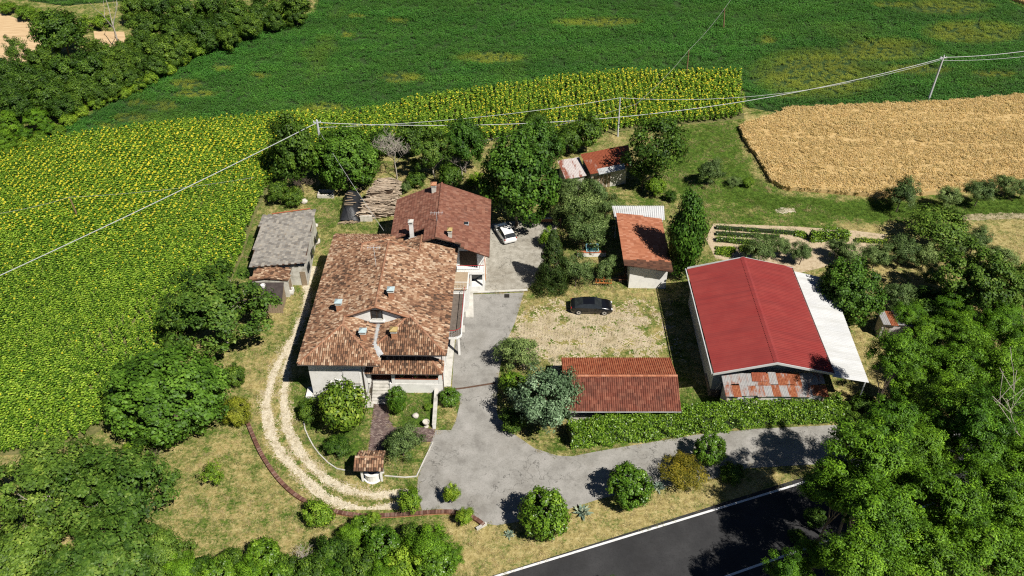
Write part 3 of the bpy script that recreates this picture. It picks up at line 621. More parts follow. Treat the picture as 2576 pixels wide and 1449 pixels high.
class Roof:
    """slopes as plan outlines with plane equations, one slab"""
    def __init__(s): s.sl = []; s.mb = MB()
    def slope(s, poly, z0, grad, th=.14, drop=.02, slab=True):
        a = sum(poly[i][0]*poly[(i+1) % len(poly)][1]-poly[(i+1) % len(poly)][0]*poly[i][1] for i in range(len(poly)))
        if a < 0: poly = poly[::-1]
        fn = lambda x, y: z0+grad[0]*x+grad[1]*y
        s.sl.append((poly, z0, grad))
        if slab: s.mb.prism(poly, lambda x, y: fn(x, y)-drop-th, lambda x, y: fn(x, y)-drop)
        return fn
def gutter(a, b, parent, m=None, r=.06):
    MB().tube([a, b], r, 6).build('gutter', m or MT['gutter'], parent)
def chimney(parent, x, y, z, h, w_, d_, body, capm, name='chimney', ztop=None, flue=True):
    c = MB().box(x-w_/2, x+w_/2, y-d_/2, y+d_/2, z-.5, z+h).build(name, body, parent)
    t = z+h
    MB().box(x-w_*.62, x+w_*.62, y-d_*.62, y+d_*.62, t, t+.06).build('collar', MT['concrete_light'], c)
    for sx in (-1, 1):
        for sy in (-1, 1): MB().box(x+sx*w_*.42-.035, x+sx*w_*.42+.035, y+sy*d_*.42-.035, y+sy*d_*.42+.035, t+.06, t+.26).build('post', body, c)
    a, b_ = w_*.72, d_*.72
    MB().add([(x-a, y-b_, t+.26), (x+a, y-b_, t+.26), (x+a, y+b_, t+.26), (x-a, y+b_, t+.26), (x-a, y-b_, t+.32), (x+a, y-b_, t+.32), (x+a, y+b_, t+.32), (x-a, y+b_, t+.32), (x, y, t+.55)],
             [(3, 2, 1, 0), (0, 1, 5, 4), (1, 2, 6, 5), (2, 3, 7, 6), (3, 0, 4, 7), (4, 5, 8), (5, 6, 8), (6, 7, 8), (7, 4, 8)]).build('cap', capm, c)
    return c
def antenna(parent, x, y, z, h, n=5, name='antenna'):
    a = MB().tube([(x, y, z), (x, y, z+h)], .025, 5).build(name, MT['steel'], parent)
    MB().tube([(x-.7, y, z+h-.1), (x+.7, y, z+h-.1)], .018, 4).build('boom', MT['steel'], a)
    for i in range(n):
        q = x-.6+1.2*i/(n-1); MB().tube([(q, y-.35, z+h-.1), (q, y+.35, z+h-.1)], .012, 4).build('element', MT['steel'], a)
def window(parent, c, w_, h_, axis, frame=MT['shutter'], fill=MT['glass'], dep=.06, sill=True, name='window', shutter=None):
    """window on a wall; axis 0: wall faces -y, 1: faces +x"""
    x, y, z = c
    def bx(a0, a1, d0, d1, z0, z1):
        return MB().box(x+a0, x+a1, y-d1, y-d0, z+z0, z+z1) if axis == 0 else MB().box(x+d0, x+d1, y+a0, y+a1, z+z0, z+z1)
    q = bx(-w_/2, w_/2, .005, dep*.5, 0, h_).build(name, fill, parent)
    fr = bx(-w_/2-.07, -w_/2, 0, dep, -.07, h_+.07); fr.add(*(lambda m: (m.v, m.f))(bx(w_/2, w_/2+.07, 0, dep, -.07, h_+.07))); fr.add(*(lambda m: (m.v, m.f))(bx(-w_/2, w_/2, 0, dep-.004, h_, h_+.07)))
    fr.add(*(lambda m: (m.v, m.f))(bx(-.03, .03, 0, dep-.006, 0, h_))); fr.build('frame', frame, q)
    if sill: bx(-w_/2-.12, w_/2+.12, 0, dep+.1, -.13, -.07).build('sill', MT['concrete_light'], q)
    if shutter:
        n = int(h_/.1)
        for i in range(n): bx(-w_/2+.01, w_/2-.01, dep*.5+.004, dep*.5+.03, i*h_/n+.006, (i+1)*h_/n-.006).build('slat', shutter, q)
    return q
def railing(parent, pts, z, h, m, step=.14, name='railing', top=None):
    r = MB().tube([(p[0], p[1], z+h) for p in pts], .035, 5).build(name, top or m, parent)
    MB().tube([(p[0], p[1], z+.08) for p in pts], .02, 4).build('bottom_rail', m, r)
    for a, b in zip(pts[:-1], pts[1:]):
        L = math.hypot(b[0]-a[0], b[1]-a[1]); n = max(1, int(L/step))
        for i in range(n):
            t = (i+.5)/n; x, y = a[0]+(b[0]-a[0])*t, a[1]+(b[1]-a[1])*t
            MB().tube([(x, y, z+.08), (x, y, z+h)], .012, 4, False).build('baluster', m, r)
    return r

# ================================================================ MAIN HOUSE (local: x right from the left eave, y back from the front eave)
S = .4255; EZ = 5.5
HO = Vector((-20.2, 58.3, 0)); HR = -.017
house = thing('farmhouse', 'large white farmhouse with old mottled terracotta barrel tile roof and front wings', 'house', HO, HR)
HW = Matrix.Translation(HO) @ Matrix.Rotation(HR, 4, 'Z'); HI = HW.inverted()
rf = Roof()
rf.slope([(0, 0), (3.85, 3.85), (3.85, 4.9), (6.95, 4.9), (6.95, 15.4), (3.85, 15.4), (3.85, 16.65), (0, 20.5)], EZ, (S, 0))
rf.slope([(0, 0), (7.7, 0), (3.85, 3.85)], EZ, (0, S))
rf.slope([(7.7, 0), (7.6, 1.0), (6.82, 2.3), (6.82, 5.3), (3.85, 5.3), (3.85, 3.85)], EZ+7.7*S, (-S, 0))
rf.slope([(7.24, 2.42), (10.1, 5.3), (7.24, 5.3)], EZ-6.3*S, (S, 0))
rf.slope([(7.24, 2.42), (7.75, 1.5), (13.9, 1.5), (10.1, 5.3)], EZ-1.5*S, (0, S))
rf.slope([(13.9, 1.5), (10.1, 5.3), (9.7, 4.9), (6.95, 4.9), (6.95, 15.4), (10.1, 15.4), (10.1, 18.4), (13.9, 18.2)], EZ+13.9*S, (-S, 0))
rf.slope([(0, 20.5), (3.85, 16.65), (7.7, 20.5)], EZ+20.5*S, (0, -S))
rf.slope([(7.7, 20.5), (3.85, 16.65), (3.85, 15.1), (7.02, 15.1), (7.02, 18.4), (7.7, 19.3)], EZ+7.7*S, (-S, 0))
rf.slope([(7.02, 15.1), (10.1, 15.1), (10.1, 18.4), (7.02, 18.4)], EZ-6.3*S, (S, 0))
VZ = 3.35; VS = .42
rf.slope([(5.9, 1.05), (13.45, 1.05), (12.1, 2.75), (6.35, 2.75)], VZ-1.05*VS, (0, VS))
rf.slope([(13.45, 1.05), (13.45, 2.75), (12.1, 2.75)], VZ+13.45*VS*1.25, (-VS*1.25, 0))
roof = rf.mb.build('roof', MT['under'], house)
Ms = np.concatenate([lay(p, z0, g, .2, .29, .012) for p, z0, g in rf.sl]); Ms[:, 2, 3] += .01
tone = lambda p: .52+.55*(fnoise(p, 2.6, 4)-.5)+.3*(rng.random(len(p))-.5)
pieces('roof_tile', Ms, barrel(.185, .39), MT['coppi'], roof, 300, wmat=HW, lowtone=lambda p: np.clip(.53+(rng.random(len(p))-.5)*.75+.35*(fnoise(p, .6, 2)-.5)+.7*(fnoise(p, 3.5, 4)-.5), 0, 1))
ap = (3.85, 3.85, EZ+3.85*S); ar = (10.1, 5.3, EZ+3.8*S); rz = EZ+6.95*S; apr = (3.85, 16.65, EZ+3.85*S)
rl = [((6.95, 4.9, rz), (6.95, 15.4, rz)), ((0.1, .1, EZ), ap), ((7.6, .1, EZ), ap), (ap, (3.85, 5.0, ap[2])), ((7.28, 2.48, EZ+.98*S), ar), ((13.8, 1.6, EZ), ar), ((.1, 20.4, EZ), apr), ((7.6, 20.4, EZ), apr), (apr, (3.85, 15.3, apr[2])), ((10.1, 15.4, ar[2]), (10.1, 18.3, ar[2])),
      ((0, 0, 0), (0, 0, 0)), ((13.4, 1.1, VZ), (12.1, 2.75, VZ+.7)),
      ((3.85, 4.95, ap[2]), (6.95, 4.95, rz)), ((10.1, 4.95, ar[2]), (6.95, 4.95, rz)), ((3.85, 15.35, ap[2]), (6.95, 15.35, rz)), ((10.1, 15.35, ar[2]), (6.95, 15.35, rz))]
Mr = np.concatenate([along(a, b, .36) for a, b in rl if a != b]); Mr[:, 2, 3] += .02
pieces('ridge_tile', Mr, barrel(.25, .42, 5, .03, .88, .12), MT['coppi_ridge'], roof, 300, wmat=HW)
# walls
zt = EZ-.02
W = MB()
W.prism([(.65, .9), (5.95, .9), (5.95, 4.6), (13.3, 4.6), (13.3, 17.2), (7.2, 17.2), (7.2, 19.7), (.65, 19.7)], 0, 5.38).build('wall', MT['plaster'], house)
MB().box(5.952, 13.3, 2.75, 4.598, 4.0, 5.38).build('wall', MT['plaster'], house)
MB().box(.2, 7.6, .2, 20.2, 5.385, 5.42).build('soffit', MT['shutter'], house); MB().box(7.602, 13.7, 1.75, 18.0, 5.385, 5.42).build('soffit', MT['shutter'], house)
MB().box(.55, 5.4, .84, .9, 0, .55).build('plinth', MT['concrete_light'], house)
gab = MB().add([(1.6, 5.25, 5.9), (6.95, 5.25, 5.7), (12.3, 5.25, 5.9), (6.95, 5.25, rz-.17), (1.6, 5.5, 5.9), (6.95, 5.5, 5.7), (12.3, 5.5, 5.9), (6.95, 5.5, rz-.17)],
               [(0, 1, 2, 3), (7, 6, 5, 4), (1, 0, 4, 5), (2, 1, 5, 6), (3, 2, 6, 7), (0, 3, 7, 4)]).build('gable_wall', MT['plaster'], house)
window(gab, (6.95, 5.25, 6.75), 1.0, 1.0, 0, frame=MT['wood_dark'])
MB().box(6.2, 7.7, 5.0, 5.25, 6.4, 6.55).build('parapet', MT['plaster'], house)
MB().add([(6.76, 5.2, EZ+.46), (7.3, 5.2, EZ+.46), (7.3, 2.4, EZ+.44), (6.76, 2.3, EZ+.44), (7.98, 1.35, EZ+.2), (7.5, 1.0, EZ+.2)], [(3, 2, 1, 0), (5, 4, 2, 3)]).build('valley_gutter', MT['gutter_grey'], house)
window(house, (4.7, .9, 2.35), 1.5, 1.6, 0, shutter=MT['shutter'])
for a, b in (((0, 0, EZ-.1), (7.7, 0, EZ-.1)), ((0, 0, EZ-.1), (0, 20.5, EZ-.1)), ((7.8, 1.5, EZ-.1), (13.9, 1.5, EZ-.1)), ((13.9, 1.5, EZ-.1), (13.9, 18.2, EZ-.1)), ((5.9, 1.05, VZ-.08), (13.45, 1.05, VZ-.08))): gutter(a, b, house)
for x, y in ((13.38, 2.1), (5.85, .8)): MB().tube([(x, y, 0), (x, y, 5.3)], .05, 6).build('downpipe', MT['gutter'], house)
# porch
pf = MB().prism([(5.96, 2.2), (8.1, 2.2), (8.1, 1.7), (13.3, 1.7), (13.3, 4.595), (5.96, 4.595)], 0, 1.25).build('porch', MT['plaster'], house)
MB().box(5.97, 13.29, 2.25, 4.59, 1.252, 1.27).build('floor', MT['terracotta'], pf)
for x in (5.97, 8.35, 12.95): MB().box(x, x+.34, 1.72, 2.06, 1.275, VZ-.14).build('pillar', MT['plaster'], pf)
pw = MB().box(8.7, 12.94, 1.74, 1.94, 1.255, 1.9).build('parapet', MT['plaster'], pf)
MB().box(8.69, 12.945, 1.69, 1.99, 1.9, 1.96).build('coping', MT['terracotta'], pw)
window(house, (11.0, 4.6, 1.9), 1.6, 1.5, 0, frame=MT['shutter'], fill=MT['glass'])
dr = MB().box(7.2, 8.3, 4.53, 4.6, 1.27, 3.4).build('door', MT['wood_dark'], house); MB().box(7.28, 7.33, 4.48, 4.53, 2.2, 2.35).build('handle', MT['steel'], dr)
for i in range(7): MB().box(6.42, 8.05, 2.2-(7-i)*.3, 2.2-(6-i)*.3-.002, 0, 1.25-(7-i)*.165+.001*i).build('step', MT['concrete_light'], house)
railing(house, [(6.4, .2), (6.4, 2.1)], .55, .95, MT['gutter'], .18)
# balcony along the right side
bz = 2.9
bal = MB().prism([(13.3, 6.6), (14.5, 6.6), (14.95, 7.0), (14.95, 13.6), (13.3, 13.6)], bz-.18, bz).build('balcony', MT['plaster'], house)
MB().prism([(13.31, 6.7), (14.45, 6.7), (14.85, 7.05), (14.85, 13.5), (13.31, 13.5)], bz+.002, bz+.02).build('floor', MT['terrace'], bal)
railing(bal, [(13.35, 6.65), (14.2, 6.65), (14.6, 6.8), (14.88, 7.1), (14.88, 13.5)], bz, 1.0, MT['steel'], .16, top=MT['red_paint'])
for y in (7.2, 10.2, 13.2): MB().box(14.5, 14.72, y-.11, y+.11, 0, bz-.182).build('pillar', MT['plaster'], house)
for y in (8.4, 11.6): window(house, (13.3, y, bz+.05), .9, 2.1, 1, sill=False, fill=MT['glass'])
window(house, (13.3, 5.6, 2.3), .9, 1.3, 1)
for y in (5.4, 8.6, 11.4): window(house, (13.3, y, .7), .9, 1.2, 1)
ew = MB().box(13.35, 15.2, 13.8, 16.6, 0, 3.3).build('side_entrance', MT['plaster'], house)
MB().box(13.36, 15.1, 13.65, 16.7, 3.302, 3.36).build('floor', MT['tan_floor'], ew)
railing(ew, [(13.6, 13.75), (15.25, 13.75)], 3.36, 1.0, MT['shutter'], .3)
# chimneys on the slopes (found along sight lines)
def onplane(u, v, z0, g, M=HI):
    z = 7.0
    for _ in range(12):
        p = M @ P(u, v, z); z = z0+g[0]*p.x+g[1]*p.y
    return p.x, p.y, z
for (uv_, pl, capm) in ((c1(830, 1240), (EZ, (S, 0)), 'cap_blue'), (c1(1270, 1135), (EZ+13.9*S, (-S, 0)), 'cap_blue'), (c2(1035, 305), (EZ+7.7*S, (-S, 0)), 'cap_blue'), (c2(1295, 295), (EZ-1.5*S, (0, S)), 'cap_gold')):
    x, y, z = onplane(*uv_, *pl); chimney(house, x, y+.2, z+.05, .85, .52, .48, MT['brick'], MT[capm])
x, y, z = onplane(*c1(1140, 860), EZ, (S, 0)); antenna(house, x, y, z, 2.6)

# ================================================================ REAR HOUSE
AE, AR_ = 5.6, 7.9; axl, axr, axm = -13.5, -2.5, -8.15; ga = (AR_-AE)/(axm-axl); gb = (AR_-AE)/(axr-axm); yb = 85.6
annex = thing('rear_house', 'white two storey rear house with dark brown flat tile gable roof', 'house', (-8, 80, 0)); ao = Vector((-8, 80, 0))
def A(p): return [(x-ao.x, y-ao.y) for x, y in p]
rf = Roof()
rf.slope(A([(axl, 77.6), (-9.6, 77.6), (-9.6, 75.2), (axm, 75.0), (axm, yb), (axl, yb)]), AE-ga*(axl-ao.x), (ga, 0))
rf.slope(A([(axm, 75.0), (-5.6, 75.3), (-5.6, 74.75), (axr, 74.6), (axr, yb), (axm, yb)]), AE+gb*(axr-ao.x), (-gb, 0))
roof = rf.mb.build('roof', MT['under'], annex)
AW = Matrix.Translation(ao)
pieces('roof_tile', np.concatenate([lay(p, z0, g, .26, .36, .004) for p, z0, g in rf.sl]), flat_tile(.26, .4, .035, .045), MT['tile_brown'], roof, 300, wmat=AW)
Mr = along((axm-ao.x, 75.0-ao.y, AR_+.01), (axm-ao.x, yb-ao.y, AR_+.01), .36)
pieces('ridge_tile', Mr, barrel(.26, .42, 5, .02, .9, .09), MT['tile_brown'], roof, 300, wmat=AW)
MB().prism(A([(-13, 78.2), (-9.2, 78.2), (-9.2, 76.4), (-3.05, 76.4), (-3.05, 85.1), (-13, 85.1)]), 0, AE-.14).build('wall', MT['plaster'], annex)
for y in (76.42, 85.0):
    MB().add([(a-ao.x, yy-ao.y, z) for yy in (y, y+.1) for a, z in ((-13 if y > 80 else -9.1, AE-.15 if y > 80 else AE+1.4), (-3.1, AE-.15), (axm, AR_-.2))], [(0, 1, 2), (5, 4, 3), (0, 3, 4, 1), (1, 4, 5, 2), (2, 5, 3, 0)]).build('gable_wall', MT['plaster'], annex)
# facade towards the yard: loggia, red rail, lower window bay
L_ = lambda x, y: (x-ao.x, y-ao.y)
fx0, fx1 = -5.9, -3.3
bx_ = MB().box(*[q for q in (fx0-.2-ao.x, fx1+.2-ao.x)], 75.2-ao.y, 76.398-ao.y, 0, .9).build('entrance_bay', MT['plaster'], annex)
for x in (fx0-.2, (fx0+fx1)/2-.1, fx1): MB().box(x-ao.x, x+.2-ao.x, 75.2-ao.y, 75.4-ao.y, .902, 2.7).build('pillar', MT['plaster'], bx_)
MB().box(fx0-.25-ao.x, fx1+.25-ao.x, 75.1-ao.y, 76.397-ao.y, 2.702, 2.9).build('balcony_floor', MT['plaster'], bx_)
MB().box(fx0-ao.x, fx1-ao.x, 76.36-ao.y, 76.395-ao.y, .95, 2.65).build('dark_opening', MT['glass'], bx_)
MB().box(fx0+.5-ao.x, fx0+1.2-ao.x, 75.7-ao.y, 75.9-ao.y, .92, 2.4).build('orange_door', MT['orange_panel'], bx_)
MB().box(fx0+.1-ao.x, fx1-.6-ao.x, 76.34-ao.y, 76.395-ao.y, 3.0, 5.0).build('balcony_door', MT['wood_dark'], annex)
railing(annex, [L_(fx0-.1, 75.2), L_(fx1+.2, 75.2), L_(fx1+.2, 76.3)], 2.9, 1.0, MT['shutter'], .2, top=MT['red_paint'])
for y in (78, 81, 83.6):
    for z in (1.0, 3.5): window(annex, (-3.05-ao.x, y-ao.y, z), .9, 1.3, 1)
MB().box(-3.048-ao.x, -2.99-ao.x, 76.6-ao.y, 77.2-ao.y, .6, 4.6).build('brick_panel', MT['orange_panel'], annex)
gutter((axr-ao.x, 74.6-ao.y, AE-.1), (axr-ao.x, yb-ao.y, AE-.1), annex); gutter((axl-ao.x, 77.6-ao.y, AE-.1), (axl-ao.x, yb-ao.y, AE-.1), annex)
AI = AW.inverted(); pl = (AE-ga*(axl-ao.x), (ga, 0)); pr_ = (AE+gb*(axr-ao.x), (-gb, 0))
x, y, z = onplane(*c1(1440, 600), *pl, AI); chimney(annex, x, y+.3, z, 1.5, .42, .42, MT['plaster'], MT['concrete_light'])
x, y, z = onplane(*c1(1765, 615), *pr_, AI); chimney(annex, x, y+.2, z, .7, .4, .4, MT['plaster_old'], MT['cap_gold'])
x, y, z = onplane(*c1(1630, 225), *pl, AI); chimney(annex, x, y, z, .8, .5, .5, MT['plaster_old'], MT['brick'])
x, y, z = onplane(*c1(1655, 480), *pl, AI); antenna(annex, x, y, z, 1.3, 4)
x, y, z = onplane(*c1(1897, 495), *pr_, AI); sk = MB().box(x-.3, x+.3, y-.22, y+.22, z-.05, z+.1).build('skylight', MT['glass'], roof); MB().box(x-.36, x+.36, y-.28, y+.28, z-.05, z+.07).build('frame', MT['gutter_grey'], sk)

# ================================================================ SHEDS
def corr(parent, p00, p10, p01, p11, npan, rib, m, name='roof_sheet', amp=.025, prof='round', gap=.0, jit=0., overlap=True):
    """corrugated sheets between a top edge p00-p10 and a bottom edge p01-p11, ribs running down; one object per sheet"""
    p00, p10, p01, p11 = map(Vector, (p00, p10, p01, p11))
    N = (p01-p00).cross(p10-p00).normalized(); N = -N if N.z < 0 else N
    for i in range(npan):
        a, b = i/npan, (i+1)/npan; L = (p10-p00).length/npan; nr = max(1, round(L/rib)); v = []; f = []
        js = random.uniform(-jit, jit); jz = random.uniform(0, jit*.3)
        ks = []
        for r in range(nr):
            ks += [(r, 0), (r+.3, 0), (r+.4, 1), (r+.6, 1), (r+.7, 0)] if prof == 'trap' else [(r, 0), (r+.25, .5), (r+.5, 1), (r+.75, .5)]
        ks.append((nr, 0))
        for q, hgt in ks:
            t = a+(b-a)*q/nr; top = p00.lerp(p10, t); bot = p01.lerp(p11, t); off = N*(hgt*amp*2+(.004 if i % 2 else 0)+jz); sd_ = (bot-top).normalized()*js
            v += [top+off+sd_, bot+off+sd_, bot+off+sd_-N*.008]
        n = len(ks)
        for j in range(n-1): f += [(3*j, 3*j+1, 3*j+4, 3*j+3), (3*j+1, 3*j+2, 3*j+5, 3*j+4)]
        mm = m if not isinstance(m, list) else m[i % len(m)]
        ob(name, mesh(name, v, [q[::-1] for q in f], mm, attrs={'rnd': ('FACE', [random.random()]*len(f))}), parent)
# red barn
barn = thing('red_barn', 'long barn with ribbed red metal gable roof and white trim', 'barn', (24.8, 58, 0)); bo = Vector((24.8, 58, 0)); B_ = lambda x, y, z: (x-bo.x, y-bo.y, z)
be, br, x0, x1, xm, y0, y1 = 4.6, 6.05, 19.1, 30.4, 24.8, 58.0, 73.8
corr(barn, B_(xm, y1+.1, br), B_(xm, y0, br), B_(x0-.15, y1-.1, be), B_(x0+.0, y0, be), 16, .25, MT['sheet_red'], prof='trap', amp=.05)
corr(barn, B_(xm, y0, br), B_(xm, y1+.1, br), B_(x1, y0, be), B_(x1-.1, y1+.3, be), 16, .25, MT['sheet_red'], prof='trap', amp=.05)
MB().add([B_(x+dx, y, br+dz) for y in (y0-.03, y1+.13) for x, dx, dz in ((xm, -.28, -.0), (xm, 0, .085), (xm, .28, -.0))], [(0, 1, 4, 3), (1, 2, 5, 4)]).build('ridge_cap', MT['sheet_red'], barn)
for y in (y0-.08, y1+.12):
    MB().add([B_(x, yy, z+dz) for yy in (y, y+.06) for dz in (-.2, .06) for x, z in ((x0-.1, be), (xm, br), (x1+.05, be))], [(0, 1, 4, 3), (1, 2, 5, 4), (9, 10, 7, 6), (10, 11, 8, 7), (3, 4, 10, 9), (4, 5, 11, 10), (0, 6, 7, 1), (1, 7, 8, 2)]).build('verge_trim', MT['sheet_white'], barn)
gutter(B_(x0-.2, y0, be-.04), B_(x0-.3, y1, be-.04), barn, MT['sheet_white'], .075); gutter(B_(x1+.08, y0, be-.02), B_(x1, y1+.3, be-.02), barn, MT['gutter'], .06)
MB().prism([B_(x, y, 0)[:2] for x, y in ((x0+.5, y0+1.6), (x1-.4, y0+1.6), (x1-.4, y1-.4), (x0+.5, y1-.4))], 0, lambda x, y: 4.35).build('wall', MT['plaster_old'], barn)
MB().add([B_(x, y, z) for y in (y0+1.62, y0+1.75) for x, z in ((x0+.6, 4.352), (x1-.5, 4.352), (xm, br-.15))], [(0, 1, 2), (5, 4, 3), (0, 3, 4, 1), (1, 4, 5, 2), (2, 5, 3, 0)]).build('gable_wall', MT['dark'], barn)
for i in range(4): 
    y = y0+3+i*3.6; q = MB().box(x0+.44-bo.x, x0+.5-bo.x, y-bo.y, y+1.6-bo.y, 2.4, 3.6).build('window', MT['glass'], barn)
    MB().box(x0+.42-bo.x, x0+.46-bo.x, y+.77-bo.y, y+.83-bo.y, 2.4, 3.6).build('mullion', MT['gutter'], q)
lean = thing('white_lean_to', 'white ribbed metal lean-to roof along right side of red barn', 'lean-to', (31, 65, 0)); lo_ = Vector((31, 65, 0)); L2 = lambda x, y, z: (x-lo_.x, y-lo_.y, z)
corr(lean, L2(30.36, 57.9, 4.25), L2(30.3, 73.9, 4.25), L2(34.0, 57.9, 3.45), L2(34.6, 73.4, 3.45), 16, .25, MT['sheet_white'], prof='trap', amp=.02)
for y in (58.4, 62, 66, 70, 73): MB().tube([L2(33.9, y, 0), L2(33.9, y, 3.46)], .07, 6).build('post', MT['steel'], lean)
MB().tube([L2(33.95, 58, 3.4), L2(34.4, 73.4, 3.4)], .06, 5).build('beam', MT['gutter_grey'], lean)
MB().box(30.5-lo_.x, 33.6-lo_.x, 72.4-lo_.y, 72.55-lo_.y, 0, 3.5).build('back_wall', MT['plaster_old'], lean)
rs = thing('rusty_front_shed', 'patched rusty corrugated shed built against front of red barn', 'shed', (25, 57.5, 0)); ro = Vector((25, 57.5, 0)); R_ = lambda x, y, z: (x-ro.x, y-ro.y, z)
for i, (t0, t1, m_) in enumerate(((0, .52, 'rust'), (.5, 1, 'rust'))):
    za, zb = 3.85-1.05*t0, 3.85-1.05*t1; ya, yc = 58.85-2.1*t0, 58.85-2.1*t1; xl, xr = 20.0+.25*t0, 29.7+.35*t0
    corr(rs, R_(xl, ya, za+(.0 if i == 0 else -.03)), R_(xr, ya, za+(.0 if i == 0 else -.03)), R_(xl+.12, yc, zb), R_(xr+.18, yc, zb), 13, .15, MT[m_], amp=.014, jit=.1)
for x, ww in ((22.9, 1.0), (23.7, .6)): corr(rs, R_(x, 58.8, 3.92), R_(x+ww, 58.8, 3.92), R_(x, 58.0, 3.52), R_(x+ww, 58.0, 3.52), 1, .15, MT['rust_full'], 'patch_sheet', .014)
for i in range(9): MB().box(20.5+i*1.03-ro.x, 21.51+i*1.03-ro.x, 57.0-ro.y, 57.04-ro.y+.004*(i % 2), 0, 2.7).build('wall_board', MT[('plaster_old', 'steel', 'rust_pale')[i % 3]], rs)
for x in (20.5, 29.6): MB().box(x-ro.x, x+.08-ro.x, 57.06-ro.y, 58.9-ro.y, 0, 2.72).build('side_wall', MT['plaster_old'], rs)
for x in (20.42, 29.6): MB().tube([R_(x, 56.9, 0), R_(x, 56.9, 2.8)], .06, 6).build('post', MT['wood'], rs)
# tiled garage
gar = thing('tiled_garage', 'low garage with ribbed red tile gable roof behind laurel hedge', 'garage', (10.6, 58.5, 0)); go_ = Vector((10.6, 58.5, 0)); g_ = lambda p: [(x-go_.x, y-go_.y) for x, y in p]
gr, ge = 3.75, 2.6; rf = Roof(); s1 = (gr-ge)/(62.1-58.5); s2 = (gr-ge)/(58.5-55.05)
rf.slope(g_([(4.95, 58.5), (15.75, 58.5), (15.7, 62.1), (4.95, 62.1)]), gr, (0, -s1)); rf.slope(g_([(4.95, 55.05), (15.8, 55.05), (15.75, 58.5), (4.95, 58.5)]), gr, (0, s2))
roof = rf.mb.build('roof', MT['under'], gar); GW = Matrix.Translation(go_)
pieces('roof_tile', lay(*rf.sl[1], .205, .38, .003), wave_tile(.205, .42), MT['tile_red_mossy'], roof, 300, wmat=GW)
pieces('rear_roof_tile', lay(*rf.sl[0], .205, .38, .003), wave_tile(.205, .42), MT['tile_red'], roof, 0, wmat=GW)
pieces('ridge_tile', along((4.95-go_.x, 0, gr+.03), (15.78-go_.x, 0, gr+.03), .4), barrel(.27, .46, 5, .02, .9, .1), MT['tile_orange'], roof, 300, wmat=GW)
MB().prism(g_([(5.5, 56.1), (15.4, 56.1), (15.4, 61.7), (5.5, 61.7)]), 0, 2.55).build('wall', MT['plaster_old'], gar)
for x in (5.5, 15.3): MB().add([(x+dx-go_.x, y-go_.y, z) for dx in (0, .1) for y, z in ((56.1, 2.552), (61.7, 2.552), (58.5, gr-.15))], [(0, 1, 2), (5, 4, 3), (0, 3, 4, 1), (1, 4, 5, 2), (2, 5, 3, 0)]).build('gable_wall', MT['plaster_old'], gar)
for i in range(3): window(gar, (7.2+i*2.9-go_.x, 56.1-go_.y, 1.2), 1.4, 1.0, 0, frame=MT['wood_dark'])
MB().box(5.3-go_.x, 15.5-go_.x, 55.5-go_.y, 56.09-go_.y, 0, .12).build('plinth', MT['concrete_light'], gar)
gutter((4.95-go_.x, 55.03-go_.y, ge-.08), (15.8-go_.x, 55.03-go_.y, ge-.08), gar, MT['gutter_grey'])
# grey roofed barn
gs = thing('grey_roof_shed', 'stone shed with weathered grey tile roof beside the sunflowers', 'shed', (-26.5, 81, 0)); o_ = Vector((-26.5, 81, 0)); g_ = lambda p: [(x-o_.x, y-o_.y) for x, y in p]
gg = .6/6.2; rf = Roof()
rf.slope(g_([(-29.25, 76.1), (-22.95, 76.1), (-23.7, 86.5), (-29.95, 86.0)]), 3.3, (gg, .0))
roof = rf.mb.build('roof', MT['under'], gs)
pieces('roof_tile', lay(*rf.sl[0], .34, .34, .012, stagger=.5), flat_tile(.34, .4, .03, .03), MT['tile_grey'], roof, 300, wmat=Matrix.Translation(o_))
MB().prism(g_([(-29.0, 76.5), (-23.2, 76.5), (-23.8, 86.1), (-29.5, 85.7)]), 0, 2.85).build('wall', MT['plaster_old'], gs)
MB().box(-23.9-o_.x, -23.3-o_.x, 76.44-o_.y, 76.49-o_.y, 0, 2.0).build('door', MT['wood'], gs)
MB().tube([(-28.8-o_.x, 86.05-o_.y, 3.2), (-24.2-o_.x, 86.45-o_.y, 3.68)], .07, 6).build('ridge_pipe', MT['terracotta'], gs)
for i in range(3): MB().box(-23.2-o_.x, -23.12-o_.x, 77.2+i*2.8-o_.y, 78.3+i*2.8-o_.y, 1.2, 2.1).build('window', MT['glass'], gs)
# barrel-tiled lean-to and dark hut
lt = thing('tiled_lean_to', 'little lean-to with mottled barrel tiles against grey shed', 'lean-to', (-26.8, 75.5, 0)); o_ = Vector((-26.8, 75.5, 0)); g_ = lambda p: [(x-o_.x, y-o_.y) for x, y in p]
rf = Roof(); rf.slope(g_([(-28.9, 74.3), (-27.3, 74.3), (-27.3, 76.3), (-28.6, 76.3)]), 2.95, (.2, .02)); rf.slope(g_([(-27.3, 74.3), (-24.7, 74.3), (-24.7, 76.3), (-27.3, 76.3)]), 2.85, (-.12, .02))
roof = rf.mb.build('roof', MT['under'], lt)
pieces('roof_tile', np.concatenate([lay(p, z, g, .22, .32, .015) for p, z, g in rf.sl]), barrel(.2, .42), MT['coppi'], roof, 300)
MB().prism(g_([(-28.7, 74.4), (-24.9, 74.4), (-24.9, 76.08), (-28.7, 76.08)]), 0, 2.35).build('wall', MT['plaster_old'], lt)
MB().box(-24.88-o_.x, -24.82-o_.x, 74.9-o_.y, 75.7-o_.y, 0, 1.8).build('door', MT['wood'], lt)
dh = thing('felt_roof_hut', 'small hut with flat dark felt roof below tiled lean-to', 'hut', (-26.6, 73, 0)); o_ = Vector((-26.6, 73, 0))
